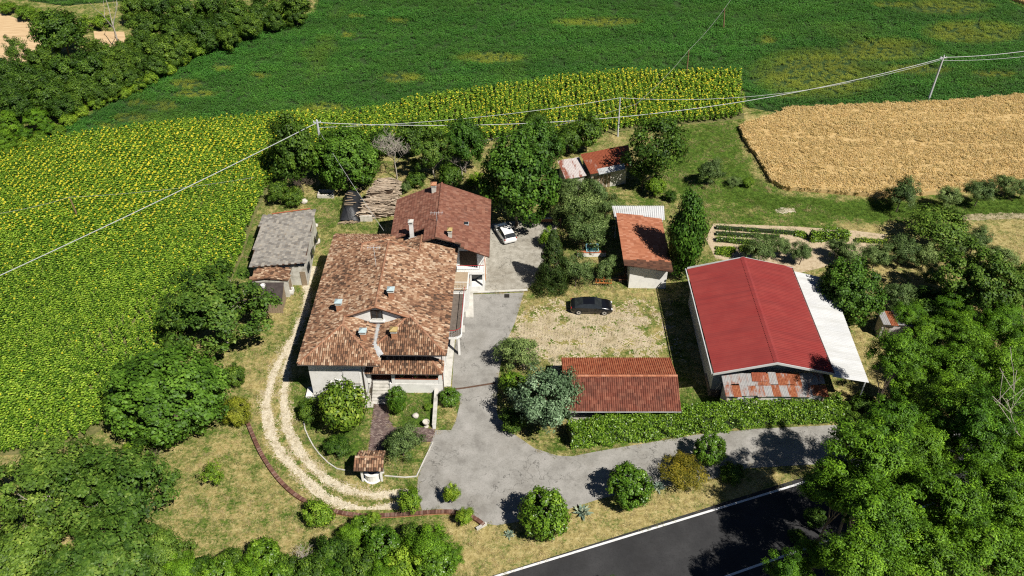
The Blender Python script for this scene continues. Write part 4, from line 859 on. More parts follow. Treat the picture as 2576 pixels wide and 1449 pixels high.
MB().prism([(x-o_.x, y-o_.y) for x, y in ((-28.2, 71.3), (-24.85, 71.3), (-25.2, 74.25), (-28.4, 74.25))], lambda x, y: 2.15+.05*y, lambda x, y: 2.22+.05*y).build('roof', mat('roofing_felt', [(.04, .03, .03), (.075, .06, .055)], 2, .9, dirt=(.12, .1, .09)), dh)
for i in range(10): MB().box(-27.9+i*.28-o_.x, -27.64+i*.28-o_.x, 71.7-o_.y, 71.74-o_.y, 0, 2.1).build('wall_board', MT['wood'], dh)
MB().box(-25.3-o_.x, -25.24-o_.x, 71.76-o_.y, 74.1-o_.y, 0, 2.1).build('side_wall', MT['wood'], dh); MB().box(-27.9-o_.x, -27.84-o_.x, 71.76-o_.y, 74.1-o_.y, 0, 2.1).build('side_wall', MT['wood'], dh)
tag(MB().lathe([(.2, 0), (.26, .3), (.28, .32), (.24, .32), (.2, .1)], 10).build('bucket', MT['plaster'], loc=(-27.3, 73.5, 2.245)), 'small white bucket standing on the felt hut roof', 'bucket')
# orange tiled shed
os_ = thing('orange_tiled_shed', 'narrow shed with orange flat tile roof sloping right in tree shade', 'shed', (15, 80, 0)); o_ = Vector((15, 80, 0)); g_ = lambda p: [(x-o_.x, y-o_.y) for x, y in p]
gg = -.6/5.1; rf = Roof(); rf.slope(g_([(12.5, 75.2), (17.65, 74.8), (17.7, 84.8), (12.45, 85.1)]), 4.0+gg*(15-12.5), (gg, 0))
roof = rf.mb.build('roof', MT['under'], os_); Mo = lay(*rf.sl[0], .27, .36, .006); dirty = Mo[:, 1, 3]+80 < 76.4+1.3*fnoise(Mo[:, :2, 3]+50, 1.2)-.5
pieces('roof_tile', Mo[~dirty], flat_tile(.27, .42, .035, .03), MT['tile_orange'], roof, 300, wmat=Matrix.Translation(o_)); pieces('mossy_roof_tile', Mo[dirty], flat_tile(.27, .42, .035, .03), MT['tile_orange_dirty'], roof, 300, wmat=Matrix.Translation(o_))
MB().prism(g_([(13.2, 76.0), (18.0-.6, 75.9), (17.4, 84.4), (13.2, 84.4)]), 0, 3.2).build('wall', MT['plaster'], os_)
MB().add([(x-o_.x, y-o_.y, z) for y in (76.02, 76.1) for x, z in ((13.2, 3.19), (17.4, 3.19), (13.2, 3.75))], [(0, 1, 2), (5, 4, 3), (0, 3, 4, 1), (1, 4, 5, 2), (2, 5, 3, 0)]).build('gable_wall', MT['plaster'], os_)
MB().box(13.1-o_.x, 13.19-o_.x, 78-o_.y, 80.5-o_.y, 0, 2.4).build('door', MT['wood_dark'], os_)
wl = thing('white_back_lean_to', 'white ribbed metal roof behind the orange tiled shed', 'lean-to', (15.2, 86.4, 0)); o_ = Vector((15.2, 86.4, 0))
corr(wl, (12.1-o_.x, 87.4-o_.y, 3.4), (18.4-o_.x, 87.4-o_.y, 3.4), (12.3-o_.x, 85.2-o_.y, 3.05), (18.2-o_.x, 84.95-o_.y, 3.05), 6, .3, MT['sheet_white'], prof='trap', amp=.03)
for x, y in ((12.4, 87.2), (18.2, 87.2), (12.5, 85.5), (18.0, 85.4)): MB().tube([(x-o_.x, y-o_.y, 0), (x-o_.x, y-o_.y, 3.2 if y > 86 else 3.04)], .06, 6).build('post', MT['steel'], wl)
for x in (12.4, 18.2): MB().tube([(x-o_.x, 87.3-o_.y, 3.28), (x-o_.x, 85.3-o_.y, 3.0)], .05, 5).build('rafter', MT['wood'], wl)
# rusty sheds at the back
r1 = thing('rust_red_shed', 'shed with rust red metal roof under the trees near sunflowers', 'shed', (12, 98, 0)); o_ = Vector((12, 98, 0)); T_ = lambda x, y, z: (x-o_.x, y-o_.y, z)
for i in range(3):
    t0, t1 = i/3, (i+1)/3+.03
    corr(r1, T_(9.0+1.05*t0, 99.5-4.1*t0, 3.25-.4*t0), T_(15.6, 101.9-4.6*t0, 3.25-.4*t0), T_(9.0+1.05*t1, 99.5-4.1*t1, 3.24-.4*t1), T_(15.6, 101.9-4.6*t1, 3.24-.4*t1), 6, .2, MT['rust_full'], amp=.02, jit=.05)
corr(r1, T_(11.0, 96.3, 3.0), T_(14.6, 97.6, 3.0), T_(11.2, 95.2, 2.85), T_(14.7, 96.5, 2.85), 3, .2, MT['gutter_grey'], 'grey_sheet', .02)
MB().prism([T_(x, y, 0)[:2] for x, y in ((10.3, 96.0), (15.0, 97.4), (15.0, 101.2), (9.4, 99.2))], 0, 2.8).build('wall', MT['plaster_old'], r1)
for i in range(5): MB().box(-1.6+i*.5, -1.14+i*.5, -1.95+i*.15, -1.9+i*.15, 0, 2.0).build('door_board', MT['wood'], r1)
r2 = thing('pale_rusty_shed', 'low shed with pale streaked rusty roof left of the red roofed one', 'shed', (7.8, 98, 0)); o_ = Vector((7.8, 98, 0))
corr(r2, T_(6.0, 99.2, 2.4), T_(8.95, 100.2, 2.4), T_(6.9, 94.9, 2.2), T_(9.75, 96.0, 2.2), 5, .2, MT['rust_pale'], amp=.02, jit=.08)
MB().prism([T_(x, y, 0)[:2] for x, y in ((7.1, 95.4), (9.5, 96.3), (8.8, 99.8), (6.3, 98.9))], 0, 2.14).build('wall', MT['plaster_old'], r2)
MB().box(-.3, .5, -2.62, -2.5, 0, 1.7).build('door', MT['wood'], r2)
h1 = thing('tin_hut', 'tiny tin hut with rusty roof between bushes right of barn', 'hut', (40.5, 68.5, 0)); o_ = Vector((40.5, 68.5, 0))
corr(h1, T_(38.6, 69.3, 2.6), T_(42.4, 68.9, 2.6), T_(38.8, 67.4, 2.25), T_(42.6, 67.0, 2.25), 5, .2, MT['rust'], amp=.02, jit=.08)
MB().prism([T_(x, y, 0)[:2] for x, y in ((38.9, 67.7), (42.2, 67.3), (42.2, 68.7), (38.9, 69.0))], 0, 2.2).build('wall', MT['rust_pale'], h1)
MB().box(-1.3, -.6, -.9, -.86, 0, 1.7).build('door', MT['wood'], h1)
# well
wb = P(*c2(1130, 1425)); wb = Vector((-12.55, 49.5, 0))
well = thing('well', 'round white garden well under little barrel tile roof', 'well', wb)
MB().lathe([(.85, 0), (.85, .08), (.72, .1), (.7, .85), (.78, .87), (.78, .95), (.5, .95), (.5, .3)], 18).build('well_ring', MT['plaster'], well)
for sx in (-1, 1):
    for sy in (-1, 1): MB().box(sx*.85-.09, sx*.85+.09, sy*.45-.09, sy*.45+.09, 0, 2.12-.0).build('pillar', MT['plaster'], well)
rf = Roof(); rf.slope([(-1.3, 0), (1.2, 0), (1.2, 1.05), (-1.3, 1.05)], 2.75, (0, -.5)); rf.slope([(-1.4, -1.05), (1.25, -1.05), (1.2, 0), (-1.3, 0)], 2.75, (0, .5))
roof = rf.mb.build('roof', MT['wood_dark'], well)
pieces('roof_tile', np.concatenate([lay(p, z, g, .22, .32, .012) for p, z, g in rf.sl]), barrel(.21, .42), MT['coppi'], roof, 300)
pieces('ridge_tile', along((-1.3, 0, 2.78), (1.2, 0, 2.78), .36), barrel(.24, .42, 5, .03, .88, .1), MT['coppi'], roof, 300)
# ================================================================ TREES
MT['oak'] = leafmat('oak_leaf', [(0.0152, 0.0422, 0.0048), (0.0343, 0.0804, 0.0084), (0.0717, 0.1513, 0.0134), (0.1550, 0.2563, 0.0244)], .11)
MT['linden'] = leafmat('linden_leaf', [(0.0147, 0.0465, 0.0048), (0.0359, 0.0953, 0.0093), (0.0723, 0.1721, 0.0155), (0.1391, 0.2706, 0.0278)], .11)
MT['fig'] = leafmat('fig_leaf', [(0.0131, 0.0440, 0.0039), (0.0305, 0.0901, 0.0074), (0.0584, 0.1555, 0.0131), (0.1166, 0.2488, 0.0302)], .11)
MT['walnut'] = leafmat('walnut_leaf', [(0.0197, 0.0520, 0.0062), (0.0447, 0.1014, 0.0118), (0.0902, 0.1780, 0.0201), (0.1930, 0.2829, 0.0472)], .11)
MT['locust'] = leafmat('locust_leaf', [(0.0182, 0.0550, 0.0030), (0.0483, 0.1304, 0.0062), (0.1025, 0.2450, 0.0117), (0.2068, 0.4146, 0.0235)], .11)
MT['olive'] = leafmat('olive_leaf', [(0.0296, 0.0601, 0.0137), (0.0658, 0.1179, 0.0287), (0.1339, 0.2130, 0.0587), (0.2950, 0.4015, 0.1354)], .11)
MT['silver'] = leafmat('silver_leaf', [(0.0280, 0.0595, 0.0244), (0.0645, 0.1218, 0.0553), (0.1401, 0.2301, 0.1192), (0.3797, 0.5417, 0.3298)], .11)
MT['bush'] = leafmat('laurel_leaf', [(0.0212, 0.0626, 0.0040), (0.0544, 0.1340, 0.0080), (0.1113, 0.2346, 0.0154), (0.2084, 0.3629, 0.0310)], .11, rough=.4, spec=.4)
MT['yellow'] = leafmat('yellow_leaf', [(0.1210, 0.1560, 0.0115), (0.2688, 0.3120, 0.0240), (0.4301, 0.4560, 0.0432), (0.6048, 0.6000, 0.0864)], .35)
MT['gold'] = leafmat('juniper_gold', [(0.0627, 0.0700, 0.0090), (0.1568, 0.1470, 0.0134), (0.2979, 0.2450, 0.0224), (0.4390, 0.3360, 0.0392)], .25)
MT['needle'] = leafmat('conifer_needle', [(0.0172, 0.0384, 0.0077), (0.0344, 0.0691, 0.0128), (0.0646, 0.1114, 0.0205), (0.1075, 0.1632, 0.0320)], .12)
MT['bright'] = leafmat('bright_leaf', [(0.0319, 0.0790, 0.0054), (0.0762, 0.1620, 0.0097), (0.1502, 0.2732, 0.0175), (0.2885, 0.4293, 0.0366)], .11)
MT['magnolia'] = leafmat('magnolia_leaf', [(0.0128, 0.0393, 0.0036), (0.0383, 0.0922, 0.0067), (0.0882, 0.1723, 0.0119), (0.2179, 0.3053, 0.0391)], .11, rough=.5, spec=.3)
MT['flower_white'] = mat('white_petal', [(.75, .72, .66), (.8, .78, .72)], 3); MT['flower_pink'] = mat('pink_petal', [(.6, .1, .16), (.7, .2, .25)], 3)

def crown(name, m, seed, nc, nl, leaf, rc=.26, shape='round', el=1.5, lay_=0., zmin=-.75, openness=0., lump=.3, inner=.25, curl=.5):
    """leaf blades in clumps through a crown of unit radius; el = leaf length to width"""
    r = np.random.default_rng(seed)
    d = r.normal(size=(nc*3, 3)); d /= np.linalg.norm(d, axis=1)[:, None]; d = d[d[:, 2] > zmin][:nc]; nc = len(d)
    lobes = r.normal(size=(7, 3)); lobes /= np.linalg.norm(lobes, axis=1)[:, None]; lob = np.max(d@lobes.T, axis=1)
    rad = (1-rc*.9)*(1-lump+lump*np.clip((lob-.3)/.6, 0, 1))*r.uniform(1-lump*.75, 1.06, nc)
    k = r.random(nc) < inner; rad[k] *= r.uniform(.3, .8, k.sum())
    c = d*rad[:, None]
    if shape == 'cone':
        z = r.uniform(-1, 1, nc)**1; q = (1-z)/2; t = r.uniform(0, 6.28, nc); rr = q**.8*.85*r.uniform(.75, 1, nc); c = np.stack([rr*np.cos(t), rr*np.sin(t), z], 1); cr = rc*(.35+.75*q)
    elif shape == 'spire':
        z = r.uniform(-1, 1, nc); q = np.sqrt(np.clip(1-np.abs(z)**2.6, .04, 1))*np.where(z > 0, 1-.35*z, 1-.15*z*z); t = r.uniform(0, 6.28, nc); rr = q*.78*r.uniform(.55, 1, nc); c = np.stack([rr*np.cos(t), rr*np.sin(t), z*.95], 1); cr = rc*r.uniform(.7, 1.2, nc)
    elif shape == 'flat':
        c[:, 2] = np.abs(c[:, 2])*.8-.1+r.uniform(-.15, .15, nc); cr = rc*r.uniform(.7, 1.25, nc)
    else: cr = rc*r.uniform(.65, 1.25, nc)
    n = nc*nl; ci = np.repeat(np.arange(nc), nl)
    e = r.normal(size=(n, 3)); e /= np.linalg.norm(e, axis=1)[:, None]
    rr = r.random(n)**.45; off = e*(rr*cr[ci])[:, None]
    if lay_: off[:, 2] *= 1-lay_
    p = c[ci]+off
    outw = e*.75+c[ci]/np.maximum(np.linalg.norm(c[ci], axis=1), .05)[:, None]*.7; outw[:, 2] += .35
    nr = outw+r.normal(0, .42, (n, 3)); nr /= np.linalg.norm(nr, axis=1)[:, None]
    t = np.cross(nr, r.normal(size=(n, 3))); t /= np.maximum(np.linalg.norm(t, axis=1), 1e-4)[:, None]; s = np.cross(nr, t)
    L = (leaf*r.uniform(.6, 1.3, n))[:, None]; Wd = L/el
    v = np.stack([p-t*L*.5, p+s*Wd*.5+nr*Wd*.12, p+t*L*.5-nr*L*.18, p-s*Wd*.5+nr*Wd*.12], 1)
    if openness: keep = r.random(nc)[ci] > openness; v = v[keep]; ci = ci[keep]
    v = v.reshape(-1, 3); tone_ = np.clip(.5*r.random(len(ci))+.5*np.clip(r.normal(.5, .25, nc), 0, 1)[ci], 0, 1)
    return mesh(name, v, np.arange(len(v)).reshape(-1, 4), m, attrs={'rnd': ('FACE', tone_)})
def branches(name, seed, m, height=1., levels=3, kids=4, spread=.75, r0=.035, trunk=.4, gnarl=.25, k=5, up=.35, minr=.002, taper=.62):
    r = random.Random(seed); b = MB()
    def grow(p, d, L, rad, lv):
        pts = [p]; rs_ = [rad]; q = p.copy(); n = 4
        for i in range(n):
            d = (d+Vector((r.uniform(-1, 1), r.uniform(-1, 1), r.uniform(-.3, .6)))*gnarl*.4).normalized(); q = q+d*L/n; pts.append(q.copy()); rs_.append(max(minr, rad*(1-(1-taper)*(i+1)/n)))
        b.tube(pts, rs_, k if lv > 1 else 4, False)
        if lv <= 0: return
        for i in range(kids if lv < levels else kids+1):
            t = r.uniform(.45, 1) if lv < levels else r.uniform(.75, 1); j = min(n-1, int(t*n)); a = r.uniform(0, 6.28) if lv < levels else 6.28*i/(kids+1)+r.uniform(-.4, .4)
            sd_ = Vector((math.cos(a), math.sin(a), up*r.uniform(.4, 1.8))).normalized(); nd = (d*(1-spread)+sd_*spread).normalized()
            grow(pts[j].lerp(pts[j+1], t*n-j if t*n-j <= 1 else 1), nd, L*r.uniform(.55, .85), rs_[j]*.62, lv-1)
    grow(Vector((0, 0, 0)), Vector((0, 0, 1)), trunk*height, r0, levels)
    return mesh(name, b.v, b.f, m)
CR = {'oak': [crown('crown', MT['oak'], i, 100, 160, .07, .2, lump=.5, el=1.3) for i in (1, 2, 3)],
      'linden': [crown('crown', MT['linden'], i, 150, 140, .058, .175, lump=.38, el=1.2) for i in (4, 5)],
      'fig': [crown('crown', MT['fig'], i, 260, 90, .055, .14, lump=.2, inner=.1, el=1.15) for i in (6,)],
      'walnut': [crown('crown', MT['walnut'], i, 150, 105, .06, .135, lump=.5, inner=.35, el=1.7, openness=.15) for i in (8, 9)],
      'locust': [crown('crown', MT['locust'], i, 130, 190, .055, .18, lump=.55, lay_=.35, el=2.4, inner=.3, openness=.1) for i in (10, 11, 12)],
      'olive': [crown('crown', MT['olive'], i, 85, 150, .072, .2, lump=.6, el=2.8, openness=.08) for i in (13, 14, 15)],
      'silver': [crown('crown', MT['silver'], i, 130, 120, .058, .18, lump=.45, el=1.5) for i in (16,)],
      'bush': [crown('crown', MT['bush'], i, 150, 75, .09, .18, lump=.2, inner=.06, el=1.6, zmin=-.95) for i in (17, 18)],
      'yellow': [crown('crown', MT['yellow'], 19, 80, 90, .11, .22, lump=.1, inner=.1, el=3)],
      'gold': [crown('crown', MT['gold'], 20, 110, 70, .12, .2, lump=.35, el=4.5, shape='flat')],
      'conifer': [crown('crown', MT['needle'], i, 150, 90, .085, .26, shape='cone', el=3, lay_=.4) for i in (21, 22)],
      'spire': [crown('crown', MT['linden'], 23, 120, 150, .085, .34, shape='spire', el=1.3)],
      'bright': [crown('crown', MT['bright'], i, 70, 90, .1, .25, lump=.35, el=1.6, openness=.05) for i in (24, 25)],
      'thin': [crown('crown', MT['bright'], 26, 60, 40, .09, .22, lump=.4, el=1.6, openness=.2)],
      'magnolia': [crown('crown', MT['magnolia'], 27, 85, 60, .13, .23, lump=.3, el=1.9)],
      'dim': [crown('crown', MT['oak'], i, 75, 100, .09, .22, lump=.45, el=1.5) for i in (28, 29)],
      'sparse': [crown('crown', MT['oak'], 30, 90, 80, .07, .22, lump=.45, lay_=.3, el=1.8, openness=.25, inner=.3)],
      'flat': [crown('crown', MT['walnut'], 31, 90, 110, .07, .24, shape='flat', el=1.6)]}
TR = [branches('trunk', i, MT['bark'], 1, 2, 3, .6, .04, .5) for i in (1, 2)]
TRP = [branches('trunk', i, MT['bark_pale'], 1, 3, 4, .7, .03, .42, .35, up=.5) for i in (3, 4)]
tcount = 0
def tree(kind, u, v, wpx, b=.9, clear=.15, label=None, cat='tree', name=None, group=None, pale=False, zs=None):
    """a tree whose crown centre is sighted at (u, v) and whose crown is wpx wide there; b height to width, clear = bare trunk in crown radii"""
    global tcount; tcount += 1; rr = random.Random(tcount*31)
    r = 4.0
    for _ in range(8):
        cz = r*b+r*clear; p = P(u, v, cz); r = wpx/2*depth(p)/CAM_F
    o = thing(name or 'tree', label or 'leafy tree', cat, (p.x, p.y, 0), rr.uniform(0, 6.28), group)
    me = CR[kind][tcount % len(CR[kind])]
    ob('crown' if cat == 'tree' else 'foliage', me, o, (0, 0, cz), scale=(r*rr.uniform(1.0, 1.1), r*rr.uniform(.95, 1.08), r*b*1.04))
    t = (TRP if pale else TR)[tcount % 2]; h = cz+r*b*.35
    s = r*1.05 if pale else max(.5, r*.8)
    ob('trunk' if cat == 'tree' else 'stem', t, o, (0, 0, -.03), scale=(s*1.15, s*1.15, h*1.02))
    return o
T = tree
# wood along the ditch, top left
g = 'trees of the wood along the ditch'; wl_ = 'dark oak in the dense wood along the ditch at top left'
for u, v, w_ in ((335, 20, 80), (400, 15, 95), (465, 30, 90), (528, 18, 95), (590, 32, 90), (650, 30, 85), (700, 22, 75), (365, 70, 95), (432, 78, 95), (500, 84, 95), (560, 66, 85), (620, 66, 75), (402, 128, 95), (462, 118, 80), (352, 112, 80), (300, 175, 95), (345, 158, 80), (270, 210, 85), (225, 172, 110), (205, 228, 90), (155, 182, 110), (105, 155, 90), (125, 240, 100), (62, 205, 105), (20, 235, 95), (100, 205, 95), (255, 140, 90), (310, 130, 70), (745, 40, 60), (690, 52, 60), (640, 55, 60), (575, 95, 70), (520, 100, 70), (440, 140, 70), (390, 165, 70), (330, 195, 70), (240, 235, 70), (180, 258, 70), (50, 262, 100), (160, 268, 80), (10, 180, 90)):
    T('oak', u, v, w_, .95, .1, wl_, name='wood_tree', group=g)
T('oak', 152, 78, 150, .85, .2, 'broad olive green oak beside the ploughed field at top left', name='oak_tree')
T('oak', 745, 12, 85, .95, .3, 'last oak at the right end of the wood beside a bare field corner', name='oak_tree')
T('sparse', 38, 130, 80, 1.2, .3, 'half bare grey tree at the left edge beside the ploughed field', name='dying_tree', pale=True)
for u, v, w_ in ((20, 310, 90), (90, 300, 80), (10, 352, 75), (62, 340, 60), (120, 322, 50)): T('locust', u, v, w_, .9, .1, 'lighter green tree at lower left end of the ditch wood', name='wood_tree', group='lighter trees of the ditch wood')
g = 'shrubs along the field edge'
for u, v, w_ in ((715, 52, 50), (680, 60, 50), (640, 70, 50), (600, 85, 50), (560, 95, 50), (520, 104, 50), (492, 128, 52), (455, 148, 52), (420, 172, 52), (382, 195, 50), (345, 215, 52), (310, 232, 46), (275, 244, 46), (240, 258, 50), (205, 276, 50), (168, 300, 50), (140, 325, 50), (100, 345, 50), (60, 360, 50), (15, 376, 50), (255, 52, 60), (60, 30, 60), (100, 42, 55), (20, 20, 50), (215, 58, 60)):
    T('bright', u, v, w_, .7, .0, 'low bright green shrub along the edge of the ditch wood', 'shrub', 'edge_shrub', g)
# behind the houses
T('oak', 735, 372, 145, 1.35, .15, 'tall dark evergreen oak left of the power pole', name='oak_tree')
T('fig', 868, 398, 175, .95, .05, 'dense dome of large leaves right of power pole above the woodpile', name='fig_tree')
T('walnut', 1090, 382, 135, 1.15, .15, 'walnut with pale bare limbs behind the rear house', name='walnut_tree', pale=True)
T('linden', 1168, 358, 120, 1.2, .3, 'dark lime tree behind rear house left of the biggest lime', name='lime_tree')
T('linden', 1300, 455, 225, 1.15, .1, 'biggest lime tree, right of rear house above the white car', name='lime_tree')
T('linden', 1348, 362, 150, 1.0, .3, 'paler lime crown rising behind the biggest lime', name='lime_tree')
T('dim', 1343, 302, 80, .9, .3, 'dark round tree against sunflowers under the cables', name='tree'); T('dim', 1478, 330, 100, 1.0, .2, 'dark tree at sunflower edge left of the thin concrete pole', name='tree'); T('dim', 1428, 345, 95, .9, .1, 'smaller dark tree left of the one at the sunflower edge', name='tree')
T('dim', 1035, 345, 100, .9, .2, 'bush tree between dead tree and walnut at sunflower edge', name='tree'); T('dim', 960, 350, 90, 1, .1, 'dark bush left of the dead tree', 'shrub', 'shrub'); T('dim', 1045, 450, 60, .8, 0, 'small grey green bush behind the rear house chimney', 'shrub', 'shrub'); T('olive', 1020, 470, 40, .9, .1, 'small olive between woodpile and rear house', name='olive_tree'); T('bright', 1200, 452, 60, .7, 0, 'low bright bush behind the rear house ridge', 'shrub', 'shrub')
T('dim', 700, 480, 70, 1.2, 0, 'dark ivy covered bush at sunflower corner below tall oak', 'shrub', 'shrub'); T('dim', 740, 495, 60, .9, 0, 'dark bush below the dry grey thicket', 'shrub', 'shrub'); T('dim', 1130, 440, 85, 1.0, .1, 'shaded bush under the walnut behind rear house', 'shrub', 'shrub')
T('sparse', 1662, 372, 200, 1.1, .2, 'open dark locust leaning over the rust red shed', name='locust_tree'); T('sparse', 1620, 420, 130, .9, .1, 'shaded lower locust beside the rust red shed', name='locust_tree')
T('olive', 1786, 428, 84, 1.0, .1, 'lone round olive below the wheat field corner', name='olive_tree'); T('bright', 1646, 468, 60, 1.0, .05, 'bright green shrub above the orange tiled shed', 'shrub', 'shrub'); T('dim', 1688, 492, 40, .8, 0, 'low dark shrub right of the bright green one', 'shrub', 'shrub'); T('bright', 1880, 458, 34, .8, 0, 'small weed bush below the wheat edge', 'shrub', 'shrub'); T('olive', 1845, 455, 50, .5, 0, 'low grey green bush right of the lone olive', 'shrub', 'shrub')
T('olive', 1452, 520, 145, 1.0, .05, 'biggest olive below the pale rusty shed', name='olive_tree'); T('olive', 1500, 488, 105, 1.0, .05, 'olive right of the biggest one below rusty sheds', name='olive_tree'); T('olive', 1412, 530, 95, 1.0, .05, 'olive tucked against the biggest lime', name='olive_tree')
T('olive', 1470, 582, 140, .85, .05, 'olive at the yard corner above the blue tub', name='olive_tree'); T('olive', 1515, 570, 80, .9, .05, 'olive close to the dark gap left of orange shed', name='olive_tree'); T('bright', 1380, 597, 58, 1.1, .05, 'yellow green shrub at the edge of the concrete yard', 'shrub', 'shrub')
T('olive', 1525, 520, 84, 1.0, .05, 'olive above the white back roof of orange shed', name='olive_tree'); T('olive', 1440, 470, 84, .8, .05, 'olive hiding the wall of the pale rusty shed', name='olive_tree'); T('conifer', 1390, 655, 115, 1.55, .02, 'dark fir at the right edge of concrete yard', name='fir_tree'); T('olive', 1450, 678, 105, 1.0, .05, 'olive in front of the low orange coped wall', name='olive_tree'); T('olive', 1524, 674, 82, 1.0, .05, 'small olive left of orange tiled shed front', name='olive_tree'); T('conifer', 1404, 705, 60, 1.0, 0, 'low dark fir below the taller fir', name='fir_tree')
T('spire', 1727, 588, 106, 2.05, .75, 'tall upright oak right of orange tiled shed', name='upright_oak')
# right of the barn
for i, (u, v, w_) in enumerate(((1915, 628, 100), (1965, 618, 70), (2019, 636, 78), (2105, 622, 66), (2134, 640, 90), (2206, 640, 92), (2270, 632, 105), (2330, 645, 90), (2395, 630, 85))): T('olive', u, v, w_, .85, .12, ('first', 'second', 'third', 'fourth', 'fifth', 'sixth', 'seventh', 'eighth', 'ninth')[i]+' grey green olive from the left behind the red barn', name='olive_tree', group='olives behind the red barn')
T('olive', 2453, 605, 105, .8, .1, 'olive at the right end of the grove beside open grass', name='olive_tree'); T('flat', 2364, 570, 190, .5, .2, 'wide flat yellow green fig beyond the olives at right', name='fig_tree')
T('linden', 2135, 735, 190, .95, .1, 'dark leafy tree overhanging the white lean-to roof', name='lime_tree'); T('olive', 2258, 742, 110, .9, .1, 'olive above the tiny tin hut', name='olive_tree'); T('walnut', 2452, 705, 250, .85, .15, 'big walnut at right beyond the tin hut', name='walnut_tree'); T('walnut', 2566, 730, 170, .9, .1, 'walnut cut by the right frame edge', name='walnut_tree')
T('olive', 2520, 650, 110, .8, .1, 'olive under the right end of the flat fig', name='olive_tree'); T('locust', 2290, 800, 110, .8, .2, 'light green locust right behind the tin hut', name='locust_tree'); T('locust', 2400, 775, 130, .8, .2, 'light green locust under the big walnut', name='locust_tree'); T('locust', 2520, 790, 140, .8, .2, 'light green locust at right frame edge below walnut', name='locust_tree'); T('olive', 2350, 690, 90, .8, .1, 'olive between overhanging tree and big walnut', name='olive_tree'); T('dim', 2340, 770, 160, .5, .0, 'shaded thicket below the big walnut', 'shrub', 'shrub')
for i, (u, v, w_) in enumerate(((2270, 487, 112), (2382, 494, 84), (2467, 480, 92), (2530, 462, 72), (2574, 472, 66))): T('olive', u, v, w_, .85, .15, ('leftmost and broadest', 'second', 'third', 'fourth', 'rightmost')[i]+' olive from the left along the lower edge of wheat', name='olive_tree', group='olives along the wheat')
# locust wood, bottom right
g = 'locust wood at the bottom right'
for i, (u, v, w_, b) in enumerate(((2330, 835, 120, .8), (2415, 822, 135, .9), (2515, 822, 130, .9), (2285, 968, 170, .85), (2400, 935, 190, .9), (2518, 925, 180, .9), (2450, 1070, 220, .9), (2545, 1096, 170, .9), (2310, 1130, 200, .85), (2190, 1150, 270, .8), (2110, 1225, 200, .75), (2215, 1300, 260, .85), (2380, 1265, 250, .9), (2505, 1245, 220, .9), (2165, 1412, 250, .8), (2330, 1400, 260, .85), (2475, 1385, 260, .85), (2570, 1400, 200, .9), (2050, 1400, 120, .7), (2400, 1010, 170, .9), (2520, 1010, 170, .9), (2360, 1090, 150, .9), (2580, 1180, 200, .9), (2280, 1220, 190, .8), (2480, 1160, 190, .9), (2540, 1290, 200, .9), (2440, 860, 150, .8), (2560, 870, 150, .9), (2340, 920, 140, .8), (2560, 990, 180, .9), (2180, 1240, 180, .8), (2420, 1330, 200, .9))):
    T('locust', u, v, w_, b, .3 if v < 1000 else (2.0 if u < 2230 else 1.3), 'bright green locust in the wood at bottom right', name='locust_tree', group=g)
T('locust', 2262, 890, 165, .95, 2.9, 'tall locust shading the corner of the white lean-to', name='locust_tree'); T('locust', 2250, 1065, 190, .9, 2.3, 'tall locust shading the right end of the driveway', name='locust_tree'); T('locust', 2150, 1120, 120, .9, 2.8, 'locust leaning over the end of the laurel hedge', name='locust_tree')
g = 'shrubs under the locust wood'
for u, v, w_ in ((2170, 1010, 80), (2150, 1060, 70), (2230, 1030, 90), (2120, 1030, 60), (2300, 870, 70), (2330, 1030, 80), (2380, 1160, 90), (2050, 1300, 70), (2005, 1350, 60)): T('dim', u, v, w_, .6, 0, 'dark undergrowth bush below the locust wood', 'shrub', 'shrub', g)
T('locust', 1535, 1482, 80, .9, .3, 'locust top peeping over the road at the lower frame edge', name='locust_tree'); T('locust', 1985, 1445, 150, .85, 2.6, 'leftmost tall locust leaning over the road at bottom right', name='locust_tree')
# left of the house
T('walnut', 545, 775, 330, .62, .12, 'wide walnut between sunflowers and the farmhouse track', name='walnut_tree', pale=True)
T('fig', 418, 990, 305, .72, .02, 'great dark green dome of a fig beside the sunflowers', name='fig_tree')
T('dim', 585, 945, 75, .9, 0, 'dark bush squeezed behind the fig dome', 'shrub', 'shrub'); T('yellow', 592, 1036, 82, .9, .05, 'round yellow green bamboo bush at end of brick edging', 'shrub', 'yellow_bush')
for u, v, w_, b, l in ((120, 1210, 330, .7, 'upper left walnut of the bottom left clump'), (290, 1240, 330, .7, 'upper right walnut of the bottom left clump'), (60, 1400, 300, .7, 'walnut in the bottom left corner'), (250, 1400, 330, .7, 'walnut at bottom of left clump'), (400, 1390, 190, .7, 'smaller walnut at right end of bottom left clump')): T('walnut', u, v, w_, b, .1, l, name='walnut_tree', pale=True)
T('thin', 535, 1190, 76, .9, .5, 'small thin tree alone on the dry lawn', name='young_tree'); T('bright', 335, 1125, 60, .5, 0, 'yellowing weed bush below the fig dome', 'shrub', 'shrub')
